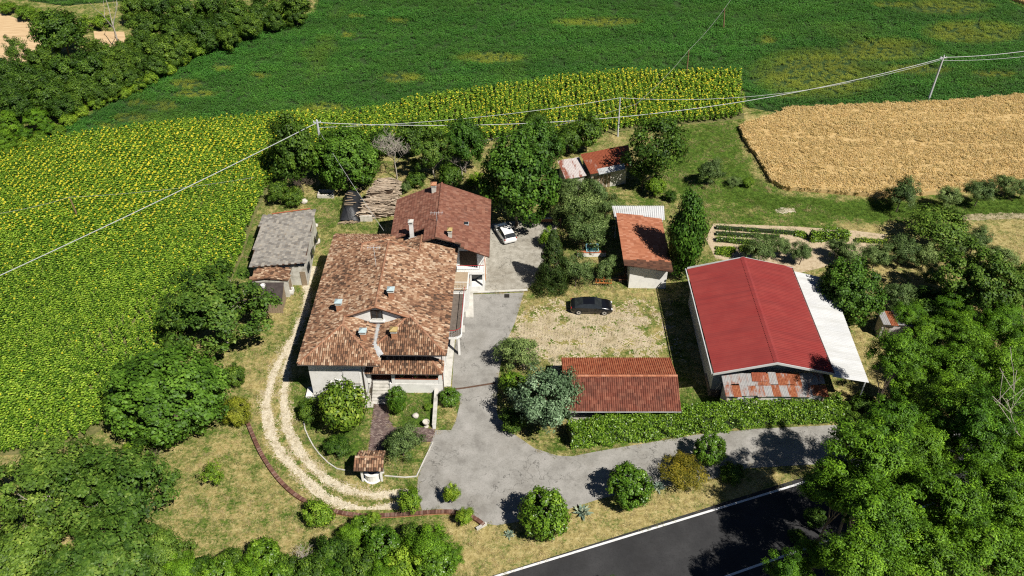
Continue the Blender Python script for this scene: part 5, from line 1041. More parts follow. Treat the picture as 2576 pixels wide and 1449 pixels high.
for u, v, w_, k_, l in ((500, 1430, 110, 'dim', 'dark bush at the bottom edge right of walnuts'), (585, 1415, 100, 'dim', 'second dark bush along the bottom edge'), (660, 1400, 110, 'bush', 'green bush at bottom edge left of bare stems'), (720, 1430, 90, 'dim', 'dark bush below the bare pale stems'), (840, 1385, 130, 'dim', 'dark shrub right of the bare pale stems'), (900, 1430, 130, 'dim', 'dark shrub at bottom edge, centre left'), (960, 1370, 110, 'bush', 'green shrub below the brick edging'), (1010, 1425, 130, 'bright', 'light green shrub at the bottom edge'), (1080, 1375, 140, 'locust', 'feathery shrub at right end of bottom hedge'), (1095, 1430, 110, 'bush', 'green shrub at bottom right end of hedge'), (905, 1325, 70, 'bush', 'small bush touching the brick edging'), (455, 1445, 130, 'locust', 'feathery bush at bottom edge beside walnuts'), (545, 1452, 120, 'bush', 'green bush filling the bottom edge'), (625, 1455, 130, 'locust', 'feathery bush at the bottom edge below green bush'), (700, 1460, 110, 'bush', 'bush at bottom edge under bare stems'), (790, 1440, 120, 'dim', 'dark bush right of bare stems at bottom edge'), (850, 1455, 110, 'locust', 'feathery light bush at bottom edge left of centre'), (960, 1455, 120, 'locust', 'feathery light bush at bottom edge near centre'), (1130, 1400, 90, 'locust', 'feathery bush beside the verge sapling'), (1040, 1345, 90, 'dim', 'dark bush below brick edging near young tree'), (880, 1350, 90, 'locust', 'feathery bush below the brick edging, left one')): T(k_, u, v, w_, .85, .05, l, 'shrub', 'shrub')
T('bright', 800, 1288, 92, .8, .05, 'bright bush growing over the brick edging', 'shrub', 'shrub'); T('bright', 1036, 1258, 76, 1.0, .25, 'small bright tree beside end of gravel track', name='young_tree'); T('bright', 1136, 1240, 50, 1.5, .2, 'slim bright sapling on driveway edge', name='sapling'); T('bright', 1172, 1300, 56, .9, .35, 'young tree on the verge below the driveway', name='young_tree'); T('bright', 940, 1300, 40, .9, .1, 'tiny bright shrub on the brick edging', 'shrub', 'shrub')
# garden
mg = T('magnolia', 860, 1024, 145, 1.05, .08, 'magnolia with white blossoms before the white house wall', name='magnolia_tree')
T('dim', 782, 1030, 76, .8, .02, 'dark shrub left of the magnolia', 'shrub', 'shrub'); T('olive', 1010, 1108, 122, .9, .08, 'fine leaved olive beside the brick garden path', name='olive_tree'); T('bush', 998, 1006, 56, 1.6, .02, 'upright shrub right of the front steps', 'shrub', 'shrub')
T('bush', 1131, 997, 56, .85, 0, 'round clipped shrub at driveway corner', 'shrub', 'round_shrub'); T('dim', 850, 1120, 88, .6, .02, 'low dark shrub in the lawn above the well', 'shrub', 'shrub'); T('bright', 1078, 1025, 26, .8, 0, 'small yellow rose bush by the garden wall', 'shrub', 'rose_bush')
T('bush', 1086, 948, 44, 1.4, .1, 'climbing shrub with flowers at porch corner', 'shrub', 'climbing_shrub')
T('olive', 1302, 880, 140, .75, .02, 'feathery tamarisk shrub at corner of rubble lot', 'shrub', 'tamarisk'); T('silver', 1374, 1005, 205, 1.0, .08, 'silver leaved oak left of the tiled garage', name='silver_oak'); T('bush', 1290, 965, 80, .7, 0, 'green bush between tamarisk and silver oak', 'shrub', 'shrub'); T('dim', 1290, 1055, 90, .7, .02, 'shaded bush under left side of silver oak', 'shrub', 'shrub')
T('bush', 1372, 1288, 146, 1.0, .02, 'big round laurel bush on the verge, left of two', 'shrub', 'laurel_bush'); T('bush', 1582, 1222, 128, .95, .02, 'big round laurel bush on the verge, right of two', 'shrub', 'laurel_bush')
T('gold', 1722, 1186, 136, .55, .02, 'golden spiky juniper on the verge', 'shrub', 'juniper'); T('bush', 1786, 1130, 86, 1.1, .02, 'green shrub behind the golden juniper', 'shrub', 'shrub'); T('dim', 1846, 1188, 80, .55, 0, 'low dark shrub right of golden juniper', 'shrub', 'shrub')
mag = MB(); rr = random.Random(5)
for i in range(6):
    a, e_ = rr.uniform(0, 6.28), rr.uniform(.2, 1.3); q = Vector((math.cos(a)*math.cos(e_), math.sin(a)*math.cos(e_), math.sin(e_)))
    me = MB().ball((0, 0, 0), .085, 6, 4, (1, 1, .6)); c = mg.children[0]; o = me.build('blossom', MT['flower_white'], mg, loc=(q.x*c.scale.x*.98, q.y*c.scale.y*.98, c.location.z+q.z*c.scale.z*.98))
# bare wood
def bare(name, label, u, v, h, seed, m, cat='tree', levels=4, kids=4, sp=.75, r0=.03, sx=1., trunk=.4, up=.35):
    p = P(u, v); o = thing(name, label, cat, (p.x, p.y, 0)); ob('trunk', branches('trunk', seed, m, 1, levels, kids, sp, r0, trunk, .35, 4, up, .0022), o, scale=(h*sx, h*sx, h)); return o
bare('dead_tree', 'pale dead tree behind the woodpile', 999, 450, 6.2, 11, MT['bark_pale'], levels=4, kids=4, sx=1.0, r0=.016, trunk=.5, up=.6)
bare('dead_tree', 'dry grey thicket on leaning trunk by the sunflower corner', 765, 488, 3.4, 12, MT['bark'], levels=4, kids=4, sx=1.0, r0=.016)
bare('dead_tree', 'thin bare trunks behind the rear house', 1163, 450, 3.6, 13, MT['bark_pale'], levels=3, kids=3, r0=.03, trunk=.55)
bare('bare_shrub', 'pale bare arching stems at the bottom edge', 765, 1430, 3.2, 14, MT['bark_pale'], 'shrub', 3, 5, .85, .02, 1.3, .3)
bare('bare_shrub', 'small bare dark shrub on dry lawn by fig dome', 390, 1158, 1.8, 15, MT['bark'], 'shrub', 3, 4, .8, .03, 1.2)
bare('dead_tree', 'bleached bare tree standing in the locust wood', 2550, 1230, 11, 16, MT['bark_pale'], levels=3, kids=3, r0=.008, trunk=.55, up=.8)
bare('dead_tree', 'white dead trunk at edge of the ditch wood', 303, 130, 7, 17, MT['bark_pale'], levels=2, kids=2, r0=.025, trunk=.7, up=1.2)
# hedge
def hedge(name, label, line, hw, h, n, leaf, m, cat='hedge'):
    pts = [Vector(q) for q in G(line)]; seg = [(b-a).length for a, b in zip(pts[:-1], pts[1:])]; tot = sum(seg); r = np.random.default_rng(77)
    V = []
    s = r.random(n)*tot; per = 2*h+2*hw; q = r.random(n)*per
    for si, qi in zip(s, q):
        k = 0
        while si > seg[k] and k < len(seg)-1: si -= seg[k]; k += 1
        d = (pts[k+1]-pts[k]).normalized(); nn = Vector((-d.y, d.x)); b = pts[k]+d*si
        if qi < h: off, z, nr = -hw, qi, (-nn.x, -nn.y, .4)
        elif qi < h+2*hw: off, z, nr = qi-h-hw, h, (0, 0, 1)
        else: off, z, nr = hw, qi-h-2*hw, (nn.x, nn.y, .4)
        V.append((b.x+nn.x*off, b.y+nn.y*off, z, *nr))
    V = np.array(V); p = V[:, :3].copy(); bmpn = fnoise(p[:, :2]+p[:, 2:]*.7, 1.1, 2)-.5; nr = V[:, 3:]+r.normal(0, .5, (n, 3)); nr /= np.linalg.norm(nr, axis=1)[:, None]
    p += V[:, 3:]*(bmpn*.95)[:, None]+r.normal(0, .07, (n, 3)); p[:, 2] = np.maximum(p[:, 2], .05)
    t = np.cross(nr, r.normal(size=(n, 3))); t /= np.linalg.norm(t, axis=1)[:, None]; sd_ = np.cross(nr, t); L = (leaf*r.uniform(.6, 1.3, n))[:, None]
    v = np.stack([p-t*L*.5, p+sd_*L*.28, p+t*L*.5-nr*L*.15, p-sd_*L*.28], 1).reshape(-1, 3)
    o = thing(name, label, cat, (pts[0].x, pts[0].y, 0)); v[:, 0] -= pts[0].x; v[:, 1] -= pts[0].y
    ob('foliage', mesh('foliage', v, np.arange(len(v)).reshape(-1, 4), m, attrs={'rnd': ('FACE', r.random(n))}), o)
    core = MB(); inn = []
    for a, b in zip(pts[:-1], pts[1:]):
        d = (b-a).normalized(); nn = Vector((-d.y, d.x))*(hw*.72); o2 = pts[0]
        core.prism([((a+nn-o2).x, (a+nn-o2).y), ((a-nn-o2).x, (a-nn-o2).y), ((b-nn-o2).x, (b-nn-o2).y), ((b+nn-o2).x, (b+nn-o2).y)], 0, h*.82)
    core.build('stems', MT['oak_core'], o)
MT['oak_core'] = mat('hedge_wood', [(.01, .018, .006), (.03, .045, .015)], 6)
hedge('laurel_hedge', 'long clipped laurel hedge between garage and driveway', [(1432, 1112), (1520, 1101), (1620, 1090), (1740, 1076), (1860, 1062), (1980, 1050), (2110, 1042)], .9, 2.1, 34000, .2, MT['bush'])
hedge('vine_row', 'leafy trained vine row in the vegetable garden', [(2035, 605), (2130, 602)], .45, 1.3, 2600, .2, MT['bush'], 'vine')
g = 'vegetable rows'
for i, (a, b, h) in enumerate((((1800, 575), (2010, 590), .45), ((1800, 590), (1960, 600), .45), ((1800, 606), (1900, 615), .6), ((2000, 592), (2030, 596), .4), ((1800, 625), (1850, 630), .25), ((1800, 637), (1840, 641), .25), ((1860, 628), (1900, 632), .25), ((2150, 606), (2230, 612), .4))):
    hedge('vegetable_row', ('upper long row of green vegetables', 'second long row of green vegetables', 'thick dark row of vegetables above the barn', 'short row of vegetables left of the vine', 'upper short row of seedlings', 'lower short row of seedlings', 'short row of seedlings beside the barn olives', 'vegetable row right of the vine')[i]+' in the garden', [a, b], .3, h, 900, .16, MT['bright' if i > 3 else 'bush'], 'vegetables')
# ================================================================ VEHICLES
def carpaint(name, c, rough=.25):
    m, nt, b = newmat(name, rough, .5); b.inputs['Base Color'].default_value = (*c, 1); b.inputs['Coat Weight'].default_value = .6; b.inputs['Coat Roughness'].default_value = .08; return m
MT['lamp'] = mat('lamp_glass', [(.55, .56, .58), (.7, .7, .72)], 5, .15, .6); MT['tail'] = mat('tail_lamp', [(.3, .01, .01), (.4, .02, .02)], 5, .2, .5)
def car(name, label, loc, rz, st, paint, wheels, wr, win):
    """st: stations (x, half width, sill, belt, roof half width, roof, glass?) from tail to nose"""
    o = thing(name, label, 'car', loc, rz); v = []; n = len(st)
    for x, w_, s, b, rw, r, gl in st:
        half = [(w_*.93, s), (w_, s+.16), (w_*1.0, (s+b)/2+.05), (w_*.965, b), (rw+(w_*.965-rw)*.12, r-.05 if r-b > .15 else r-.015), (rw*.72, r), (0, r+.012)]
        v += [(x, -y, z) for y, z in half]+[(x, y, z) for y, z in half[-2::-1]]
    k = 13; body = []; glass = []
    for i in range(n-1):
        for j in range(k-1):
            f = (i*k+j, (i+1)*k+j, (i+1)*k+j+1, i*k+j+1); a, b = st[i][6], st[i+1][6]
            side = j in (3, 8); top = j in (4, 5, 6, 7)
            (glass if (side and a and b and a != 2) or (top and {a, b} in win) or (side and {a, b} in win) else body).append(f)
    body += [tuple(range(k)), tuple((n-1)*k+j for j in range(k-1, -1, -1))]
    body += [(i*k, i*k+k-1, (i+1)*k+k-1, (i+1)*k) for i in range(n-1)]
    bo_ = ob('body', mesh('body', v, body, paint, True), o); ob('glass', mesh('glass', v, glass, MT['glass'], False), o)
    w_ = max(q[1] for q in st)
    for x in wheels:
        for sy in (-1, 1):
            m = MB()
            for r_, y in ((wr, 0), (wr, .2)): pass
            y0 = sy*(w_-.17); y1 = sy*(w_+.015); kk = 16
            vv = [(math.cos(2*math.pi*j/kk)*wr, y, math.sin(2*math.pi*j/kk)*wr) for y in (y0, y1) for j in range(kk)]
            t = MB().add(vv, [(j, (j+1) % kk, kk+(j+1) % kk, kk+j) for j in range(kk)]+[tuple(range(kk)), tuple(range(2*kk-1, kk-1, -1))]).build('wheel', MT['tyre'], o, loc=(x, 0, wr))
            y2 = sy*(w_+.022); vv = [(math.cos(2*math.pi*j/kk)*wr*(.72 if j % 3 else .66), y2, math.sin(2*math.pi*j/kk)*wr*(.72 if j % 3 else .66)) for j in range(kk)]+[(0, sy*(w_+.01), 0)]
            MB().add(vv, [(j, (j+1) % kk, kk) for j in range(kk)]).build('rim', MT['alloy'], t)
            arch = MB().add([(math.cos(a)*wr*1.16, sy*(w_+.006), math.sin(a)*wr*1.16) for a in [math.pi*j/10 for j in range(11)]]+[(math.cos(a)*wr*.98, sy*(w_+.006), math.sin(a)*wr*.98) for a in [math.pi*j/10 for j in range(11)]], [(j, j+1, 12+j, 11+j) for j in range(10)]).build('wheel_arch', MT['tyre'], o, loc=(x, 0, wr))
    xn, xt = st[-1][0], st[0][0]
    for sy in (-1, 1):
        y = sy*st[-2][1]*.72; MB().ball((st[-2][0]+.04, y, st[-2][3]-.03), .14, 8, 5, (.8, 1.2, .55)).build('headlight', MT['lamp'], o)
        y = sy*st[1][1]*.86; MB().ball((st[0][0]+.06, y, st[1][3]-.08), .13, 8, 5, (.55, .9, 1.0)).build('tail_light', MT['tail'], o)
        mx = [q for q in st if q[6] == 1][-1][0]; MB().ball((mx+.25, sy*(w_+.1), st[len(st)//2][3]+.06), .1, 8, 5, (.7, 1.1, .7)).build('mirror', paint, o)
    MB().box(xn-.02, xn+.012, -.26, .26, .42, .53).build('plate', MT['shutter'], o); MB().box(xt-.012, xt+.02, -.26, .26, .55, .66).build('plate', MT['shutter'], o)
    MB().box(xn-.06, xn+.008, -.5, .5, .22, .38).build('grille', MT['tyre'], o)
    return o
# station flags: 0 none, 1 greenhouse, 2 screen bottom (front), 3 screen bottom (rear)
sedan = [(-2.3, .74, .34, .78, .66, .84, 0), (-2.18, .84, .26, .92, .72, .98, 0), (-1.85, .9, .22, .95, .74, 1.03, 3), (-.95, .92, .2, .95, .6, 1.36, 1), (-.3, .92, .2, .94, .6, 1.41, 1), (.3, .92, .2, .93, .6, 1.39, 1), (1.1, .92, .2, .92, .72, .99, 2), (1.75, .9, .2, .84, .7, .90, 0), (2.15, .82, .24, .7, .6, .74, 0), (2.3, .7, .32, .56, .5, .6, 0)]
p = P(1487, 779); car('parked_car', 'black liftback car parked on grass beside the rubble lot', (p.x, p.y, .01), R(-2), sedan, carpaint('black_paint', (.006, .0065, .009)), (-1.4, 1.4), .33, ({1, 2}, {1, 3}))
hatch = [(-1.88, .74, .34, .82, .6, .9, 0), (-1.8, .82, .26, .92, .64, .98, 3), (-1.45, .83, .22, .94, .6, 1.38, 1), (-.7, .83, .2, .93, .6, 1.47, 1), (.1, .83, .2, .92, .58, 1.44, 1), (.85, .83, .2, .92, .66, 1.0, 2), (1.45, .8, .2, .82, .62, .88, 0), (1.78, .72, .26, .68, .55, .72, 0), (1.9, .62, .34, .56, .45, .6, 0)]
a = P(*c1(2270, 640), .4); b = P(*c1(2190, 520), .4); p = (a+b)/2
car('parked_car', 'white hatchback parked on the concrete yard under the lime', (p.x, p.y, .02), math.atan2(b.y-a.y, b.x-a.x), hatch, carpaint('white_paint', (.78, .78, .78), .3), (-1.2, 1.25), .29, ({1, 2}, {1, 3}))

# ================================================================ POWER LINES
def polefit(base, top):
    b = P(*base); lo_, hi_ = 1., 14.
    for _ in range(40):
        m = (lo_+hi_)/2
        if Q((b.x, b.y, m))[1] > top[1]: lo_ = m
        else: hi_ = m
    t = P(*top, lo_); return b, Vector((t.x, b.y, lo_))
def pole(label, b, t, r, m, cross=True):
    o = thing('utility_pole', label, 'pole', (b.x, b.y, 0)); d = t-b
    MB().tube([(0, 0, -.1), tuple(d*.5), tuple(d)], [r*1.25, r, r*.8], 10).build('post', m, o)
    if cross:
        MB().box(d.x-.5, d.x+.5, d.y-.05, d.y+.05, d.z-.32, d.z-.22).build('crossarm', MT['steel'], o)
        for x in (-.42, 0, .42): MB().lathe([(.05, 0), (.07, .05), (.04, .1), (.06, .14), (.02, .2)], 8, (d.x+x, d.y, d.z-.22 if x else d.z-.02)).build('insulator', MT['lamp'], o)
    return o
MT['pole'] = mat('concrete_pole', [(.42, .43, .44), (.55, .56, .57)], 2, .85); MT['pole_wood'] = mat('wooden_pole', [(.16, .1, .042), (.26, .17, .1)], 3, .9)
tA = P(797, 303, 9.0); bA = Vector((tA.x, tA.y, 0)); pole('grey concrete power pole rising from trees behind the woodpile', bA, tA, .17, MT['pole'])
bB, tB = polefit((1554, 343), (1560, 246)); pole('thin grey concrete pole above the rust red shed', bB, tB, .1, MT['pole'], False)
bC, tC = polefit((2335, 252), (2375, 141)); pole('leaning concrete pole at far edge of wheat field', bC, tC, .14, MT['pole'])
bD, tD = polefit((1727, 185), (1733, 126)); pole('brown wooden pole at far edge of sunflowers', bD, tD, .1, MT['pole_wood'], False)
bE, tE = polefit((1820, 75), (1823, 21)); pole('brown wooden pole farthest out in the green field', bE, tE, .1, MT['pole_wood'], False)
bF, tF = polefit((1597, 303), (1600, 262)); pole('short dark pole in sunflowers right of the thin concrete pole', bF, tF, .09, MT['pole_wood'], False)
bG, tG = polefit((200, 556), (175, 496)); pole('short dark pole standing in the left sunflowers', bG, tG, .09, MT['pole_wood'], False)
def cable(label, a, b, sag, r=.035, m='cable', n=28):
    a = Vector(a); b = Vector(b); o = MB().tube([a.lerp(b, i/n)-Vector((0, 0, sag*4*(i/n)*(1-i/n))) for i in range(n+1)], r, 5, False).build('power_cable', MT[m])
    tag(o, label, 'cable')
tA1 = tA+Vector((0, 0, -.3)); 
q = P(-20, 702, 6.5); cable('thick grey cable crossing the left sunflowers down to the frame edge', tA1, q, .25, .042)
cable('thick grey cable from concrete pole to leaning pole by the wheat', tA1, tC+Vector((0, 0, -.3)), 4.0, .042)
cable('thin cable from concrete pole to the thin pole', tA+Vector((.1, 0, -1.0)), tB, .8, .028)
cable('thin cable from the thin pole to the leaning pole', tB, tC+Vector((0, 0, -.5)), 2.4, .025)
cable('thick cable leaving the leaning pole to the right', tC+Vector((0, 0, -.2)), P(2700, 108, tC.z), .5, .042); cable('thin cable leaving the leaning pole to the right', tC+Vector((0, 0, -.7)), P(2700, 125, tC.z-.5), .5, .025)
x, y, z = onplane(*c1(1205, 560), EZ+20.5*S, (0, -S)); hp = HW@Vector((x, y, z+.1)); cable('drop wire from concrete pole to the farmhouse roof', tA+Vector((.15, -.1, -1.6)), hp, .3, .02)
cable('wire between the two brown wooden poles in the field', tD, tE, .4, .018, 'cable_dark'); cable('wire from farthest wooden pole running off the top', tE, P(1850, -20, tE.z+.6), .1, .018, 'cable_dark')
cable('wire from wooden pole down to short pole in sunflowers', tD, tF, .5, .018, 'cable_dark'); cable('low wire left from short pole over the sunflowers', tF, P(1165, 362, 3.2), .5, .016, 'cable_dark')
cable('thin wire over the left sunflowers to the short pole', tG, P(640, 446, 3.5), .4, .016, 'cable_dark'); cable('thin wire from short pole to the left frame edge', tG, P(-20, 540, 3.2), .2, .016, 'cable_dark')

# ================================================================ GARDEN MASONRY
EDGE = G([c5(*q) for q in ((150, 230), (195, 340), (250, 470), (330, 600), (430, 730), (560, 840), (700, 905), (900, 962), (1100, 985), (1400, 970), (1700, 945), (1850, 955), (1960, 1000), (2030, 1055))])
def walk(line, step):
    L = [Vector(p) for p in line]; out = []; carry = 0
    for a, b in zip(L[:-1], L[1:]):
        d = b-a; l = d.length; t = carry
        while t < l: out.append((a+d*(t/l), math.atan2(d.y, d.x))); t += step
        carry = t-l
    return out
def smooth_line(L, it=2):
    L = [Vector(p) for p in L]
    for _ in range(it): L = [L[0]]+[q for a, b in zip(L[:-1], L[1:]) for q in (a*.75+b*.25, a*.25+b*.75)]+[L[-1]]
    return L
def brick_shape(l, w_, h): 
    m = MB().box(-l/2, l/2, -w_/2, w_/2, 0, h); return np.array(m.v), m.f
el_ = smooth_line(EDGE); bw = walk(el_, .125); eg = thing('brick_edging', 'curved low brick edging wall around the gravel track', 'wall', (el_[0].x, el_[0].y, 0))
core = strip(el_, .3, .26, MT['under'], 'mortar_bed', eg); core.location = (-el_[0].x, -el_[0].y, 0)
M = np.array([np.array(Matrix.Translation((p.x-el_[0].x, p.y-el_[0].y, .17+random.uniform(-.01, .012))) @ Matrix.Rotation(a+random.uniform(-.04, .04), 4, 'Z')) for p, a in bw])
pieces('brick', M, brick_shape(.105, .36, .13), MT['brick_dark'], eg, 300, wmat=Matrix.Translation((el_[0].x, el_[0].y, 0)))
for sgn in (1, -1):
    mb = MB(); L2_ = []
    for i, p in enumerate(el_):
        d = (el_[min(i+1, len(el_)-1)]-el_[max(i-1, 0)]).normalized(); n_ = Vector((-d.y, d.x))*sgn*.155; L2_.append(p+n_-el_[0])
    for a, b in zip(L2_[:-1], L2_[1:]): mb.add([(a.x, a.y, 0), (b.x, b.y, 0), (b.x, b.y, .26), (a.x, a.y, .26)], [(0, 1, 2, 3)])
    mb.build('side_face', MT['brick'], eg)
# brick paved path
pa = thing('brick_path', 'dark brick paved garden path from steps to driveway', 'path', (PATH[0].x, PATH[0].y, 0)); po = PATH[0]
sh = ob('bedding', mesh('bedding', [(p.x-po.x, p.y-po.y, .01) for p in PATH], [tuple(range(len(PATH)))], MT['under']), pa)
pp_ = np.array([list(p) for p in PATH]); M = []
for j, y in enumerate(np.arange(pp_[:, 1].min(), pp_[:, 1].max(), .135)):
    for x in np.arange(pp_[:, 0].min()+(j % 2)*.12, pp_[:, 0].max(), .245): M.append((x, y))
M = np.array(M); M = M[inpoly(M, PATH)]
pieces('paver', np.array([np.array(Matrix.Translation((x-po.x, y-po.y, random.uniform(-.006, .006))) @ Matrix.Rotation(random.uniform(-.03, .03), 4, 'Z')) for x, y in M]), brick_shape(.225, .118, .045), MT['paver'], pa, 300, wmat=Matrix.Translation((po.x, po.y, 0)))
def wallrun(name, label, line, w_, h, m, coping=None, cat='wall', z0=0):
    L = [Vector(p) for p in G(line)]; o = thing(name, label, cat, (L[0].x, L[0].y, 0))
    for a, b in zip(L[:-1], L[1:]):
        d = (b-a).normalized(); n_ = Vector((-d.y, d.x))
        def quad(hw): return [tuple(q-L[0]) for q in (a-n_*hw, b-n_*hw, b+n_*hw, a+n_*hw)]
        MB().prism(quad(w_/2), z0, h).build('run', m, o)
        if coping: MB().prism(quad(w_/2+.04), h+.001, h+.06).build('coping', coping, o)
    return o
wallrun('garden_wall', 'low white wall along right side of the garden', [c2(1655, 700), c2(1632, 1050)], .3, .55, MT['plaster'], MT['concrete_light'])
wallrun('garden_kerb', 'thin curved concrete kerb around the front lawn', [c5(*q) for q in ((598, 225), (610, 290), (640, 355), (675, 420), (720, 480), (790, 550), (860, 598), (930, 612))], .1, .1, MT['concrete_light'], cat='kerb')
wallrun('garden_kerb', 'thin concrete kerb between lawn and driveway corner', [c5(1240, 655), c5(1400, 668), c5(1495, 660), c5(1560, 520), c5(1625, 390)], .1, .1, MT['concrete_light'], cat='kerb')
wallrun('yard_step', 'dark brick drain edge between concrete yard and driveway', [c1(1905, 1085), c1(2060, 1078), c1(2420, 1062)], .22, .1, MT['under'], MT['concrete_light'], cat='kerb')
wallrun('drive_drain', 'rusty brick drain strip across the driveway', [c2(1790, 715), c2(1880, 705), c2(2150, 662)], .2, .035, MT['under'], cat='kerb')
wallrun('tub_wall', 'low white wall with orange coping below blue tub', [c3(800, 1090), c3(930, 1092), c3(1040, 1088)], .3, .6, MT['plaster'], MT['terracotta'])
wallrun('yard_wall', 'low dry brick wall along back of concrete yard', [c3(370, 800), c3(660, 800)], .25, .5, MT['brick'], MT['concrete_light'])
wallrun('porch_ledge', 'white low concrete platform left of the magnolia', [c2(560, 760), c2(690, 760)], 1.3, .45, MT['plaster'], cat='platform')
wallrun('step_pad', 'square concrete pad at foot of front steps', [c2(1052, 810), c2(1122, 808)], 1.9, .06, MT['concrete_light'], cat='pad')
wallrun('side_slabs', 'pale stone slabs in front of side entrance', [c1(1925, 1010), c1(1930, 1290)], .9, .14, MT['concrete_light'], cat='slabs')
wallrun('verge_kerb', 'short pale kerb stone at end of brick edging', [c5(1970, 1085), c5(2050, 1040)], .2, .3, MT['concrete_light'], cat='kerb')
dc = P(*c1(2245, 1107)); o = MB().box(-.28, .28, -.3, .3, 0, .03).build('drain_cover', MT['dark'], loc=(dc.x, dc.y, .014)); tag(o, 'small dark square drain cover on the driveway', 'drain cover')
dc = P(*c2(1770, 205)); o = MB().box(-.35, .35, -.35, .35, 0, .05).build('green_mat', mat('green_mat', [(.02, .11, .08), (.03, .16, .12)], 5), loc=(dc.x, dc.y, .102)); tag(o, 'small green mat on the side walk', 'mat')

# ================================================================ WOODPILE AND YARD ODDMENTS
wo = P(950, 541); wp = thing('woodpile', 'huge terraced stack of split firewood behind the farmhouse', 'woodpile', (wo.x, wo.y, 0))
f0 = P(915, 548); f1 = P(985, 540); r0_ = P(960, 452); r1_ = P(1000, 450)
logs = []; rr = random.Random(9)
prof = [(0.0, 1.35), (.33, 1.75), (.66, 2.2), (1., 1.9)]
def topz(t): 
    for (a, za), (b, zb) in zip(prof[:-1], prof[1:]):
        if t <= b: return za+(zb-za)*(t-a)/(b-a)
    return prof[-1][1]
core = MB(); nT = 6; LL = P(905, 545, .6); LR = P(985, 535, .6); UL = P(955, 462, 1.2); UR = P(1000, 462, 1.2)
for i in range(nT):
    t0, t1 = i/nT, (i+1)/nT-.012; a = LL.lerp(UL, t0)-wo; b = LR.lerp(UR, t0)-wo; c = UR*t1+LR*(1-t1)-wo; d = UL*t1+LL*(1-t1)-wo
    core.prism([(a.x+.15, a.y), (b.x-.15, b.y), (c.x-.15, c.y), (d.x+.15, d.y)], 0, topz((t0+t1)/2)+(.18 if i % 2 else -.18)-.3)
core.build('heart', MT['wood_dark'], wp)
for i in range(900):
    t = rr.random(); s = rr.random(); face = rr.random()
    p = (LL.lerp(UL, t)).lerp(LR.lerp(UR, t), s)-wo; z = topz((int(t*nT)+.5)/nT)+(.18 if int(t*nT) % 2 else -.18)+rr.uniform(-.12, .1)-.55*abs(2*s-1)**3-.35*abs(2*((t*nT) % 1)-1)**3
    if face < .28: t = int(t*nT)/nT; p = (LL.lerp(UL, t)).lerp(LR.lerp(UR, t), s)-wo; p.y -= rr.uniform(0, .1); z = rr.uniform(.05, 1)*topz(t+.02)
    elif face < .38: p = (LR.lerp(UR, t))-wo; z = rr.uniform(.05, 1)*z
    ang = rr.gauss(.04, .2); L_b = rr.uniform(.8, 1.5); w_ = rr.uniform(.7, 1.4)
    logs.append(np.array(Matrix.Translation((p.x, p.y, z)) @ Matrix.Rotation(ang, 4, 'Z') @ Matrix.Rotation(rr.gauss(0, .06), 4, 'Y') @ Matrix.Diagonal((L_b, w_, w_, 1))))
lg = MB().tube([(-.5, 0, 0), (0, .02, .01), (.5, 0, 0)], [.055, .06, .05], 5)
pieces('log', np.array(logs), (np.array(lg.v), lg.f), MT['log'], wp, 300, wmat=Matrix.Translation(wo))
tp = P(878, 545); tarp = thing('tarpaulin_heap', 'firewood heap under a black tarpaulin left of the woodpile', 'tarpaulin', (tp.x, tp.y, 0))
fr_, bk_ = P(878, 556, .3)-tp, P(888, 480, 1.2)-tp; v = []; f = []; nx, ny_ = 16, 26
for i in range(ny_+1):
    for j in range(nx+1):
        t, s = i/ny_, j/nx*2-1; c = fr_.lerp(bk_, t); hh = 1.55*(1-abs(s)**2.6)*(.25+.75*min(1, t*5))*min(1, (1-t)*7+.2); n_ = vnoise(np.array([[i*.37, j*.5]]), 1)[0]
        v.append((c.x+s*1.25*(1+.12*n_), c.y+.25*n_, max(.03, hh+.2*(n_-.5)*(1-abs(s)**4))))
for i in range(ny_):
    for j in range(nx): a = i*(nx+1)+j; f.append((a, a+1, a+nx+2, a+nx+1))
ob('sheet', mesh('sheet', v, f, MT['tarp'], True), tarp)
for i in range(6):
    t = .3+.1*i+rr.uniform(-.02, .02); c = fr_.lerp(bk_, t); L_b = rr.uniform(.25, .75); tag(MB().box(-L_b, L_b, -.06, .06, 0, .05).build('loose_plank', MT['wood'], loc=(tp.x+c.x+rr.uniform(-.15, .15), tp.y+c.y, 1.6), rot=(0, 0, rr.uniform(-.35, .35))), 'loose plank weighing down the black tarpaulin', 'plank', 'planks on the tarpaulin')
for i in range(16): c = fr_; lg.build('log', MT['wood'], tarp, loc=(c.x+rr.uniform(-1.1, 1.1), c.y-.1+rr.uniform(-.15, .25), .06+rr.random()*.25), rot=(0, rr.gauss(0, .1), rr.gauss(.2, .5)), scale=(rr.uniform(.6, 1.1), 1, 1))
for i in range(8): c = bk_; lg.build('log', MT['wood'], tarp, loc=(c.x+rr.uniform(-1, 1), c.y+.5+rr.uniform(-.2, .3), 1.1+rr.random()*.3), rot=(0, rr.gauss(0, .1), rr.gauss(.2, .5)))
bp = P(*c1(1060, 470)); bs = thing('block_stack', 'stack of pale concrete blocks before the woodpile', 'blocks', (bp.x, bp.y, 0))
for i in range(3):
    for j in range(3): MB().box(-.75+i*.5, -.27+i*.5, -.2+.02*j, .2, j*.26, j*.26+.25).build('block', MT['stone'], bs)
sp_ = P(*c1(720, 270)); so_ = thing('stone_box', 'pale stone trough by the trees near the sunflower corner', 'trough', (sp_.x, sp_.y, 0))
MB().box(-1.1, 1.0, -.3, .0, 0, .45).build('front', MT['stone'], so_); MB().box(-1.1, 1.0, .9, 1.1, 0, .45).build('back', MT['stone'], so_); MB().box(.8, 1.0, .002, .898, 0, .7).build('side', MT['stone'], so_); MB().box(-1.1, -.9, .002, .898, 0, .45).build('side', MT['stone'], so_)
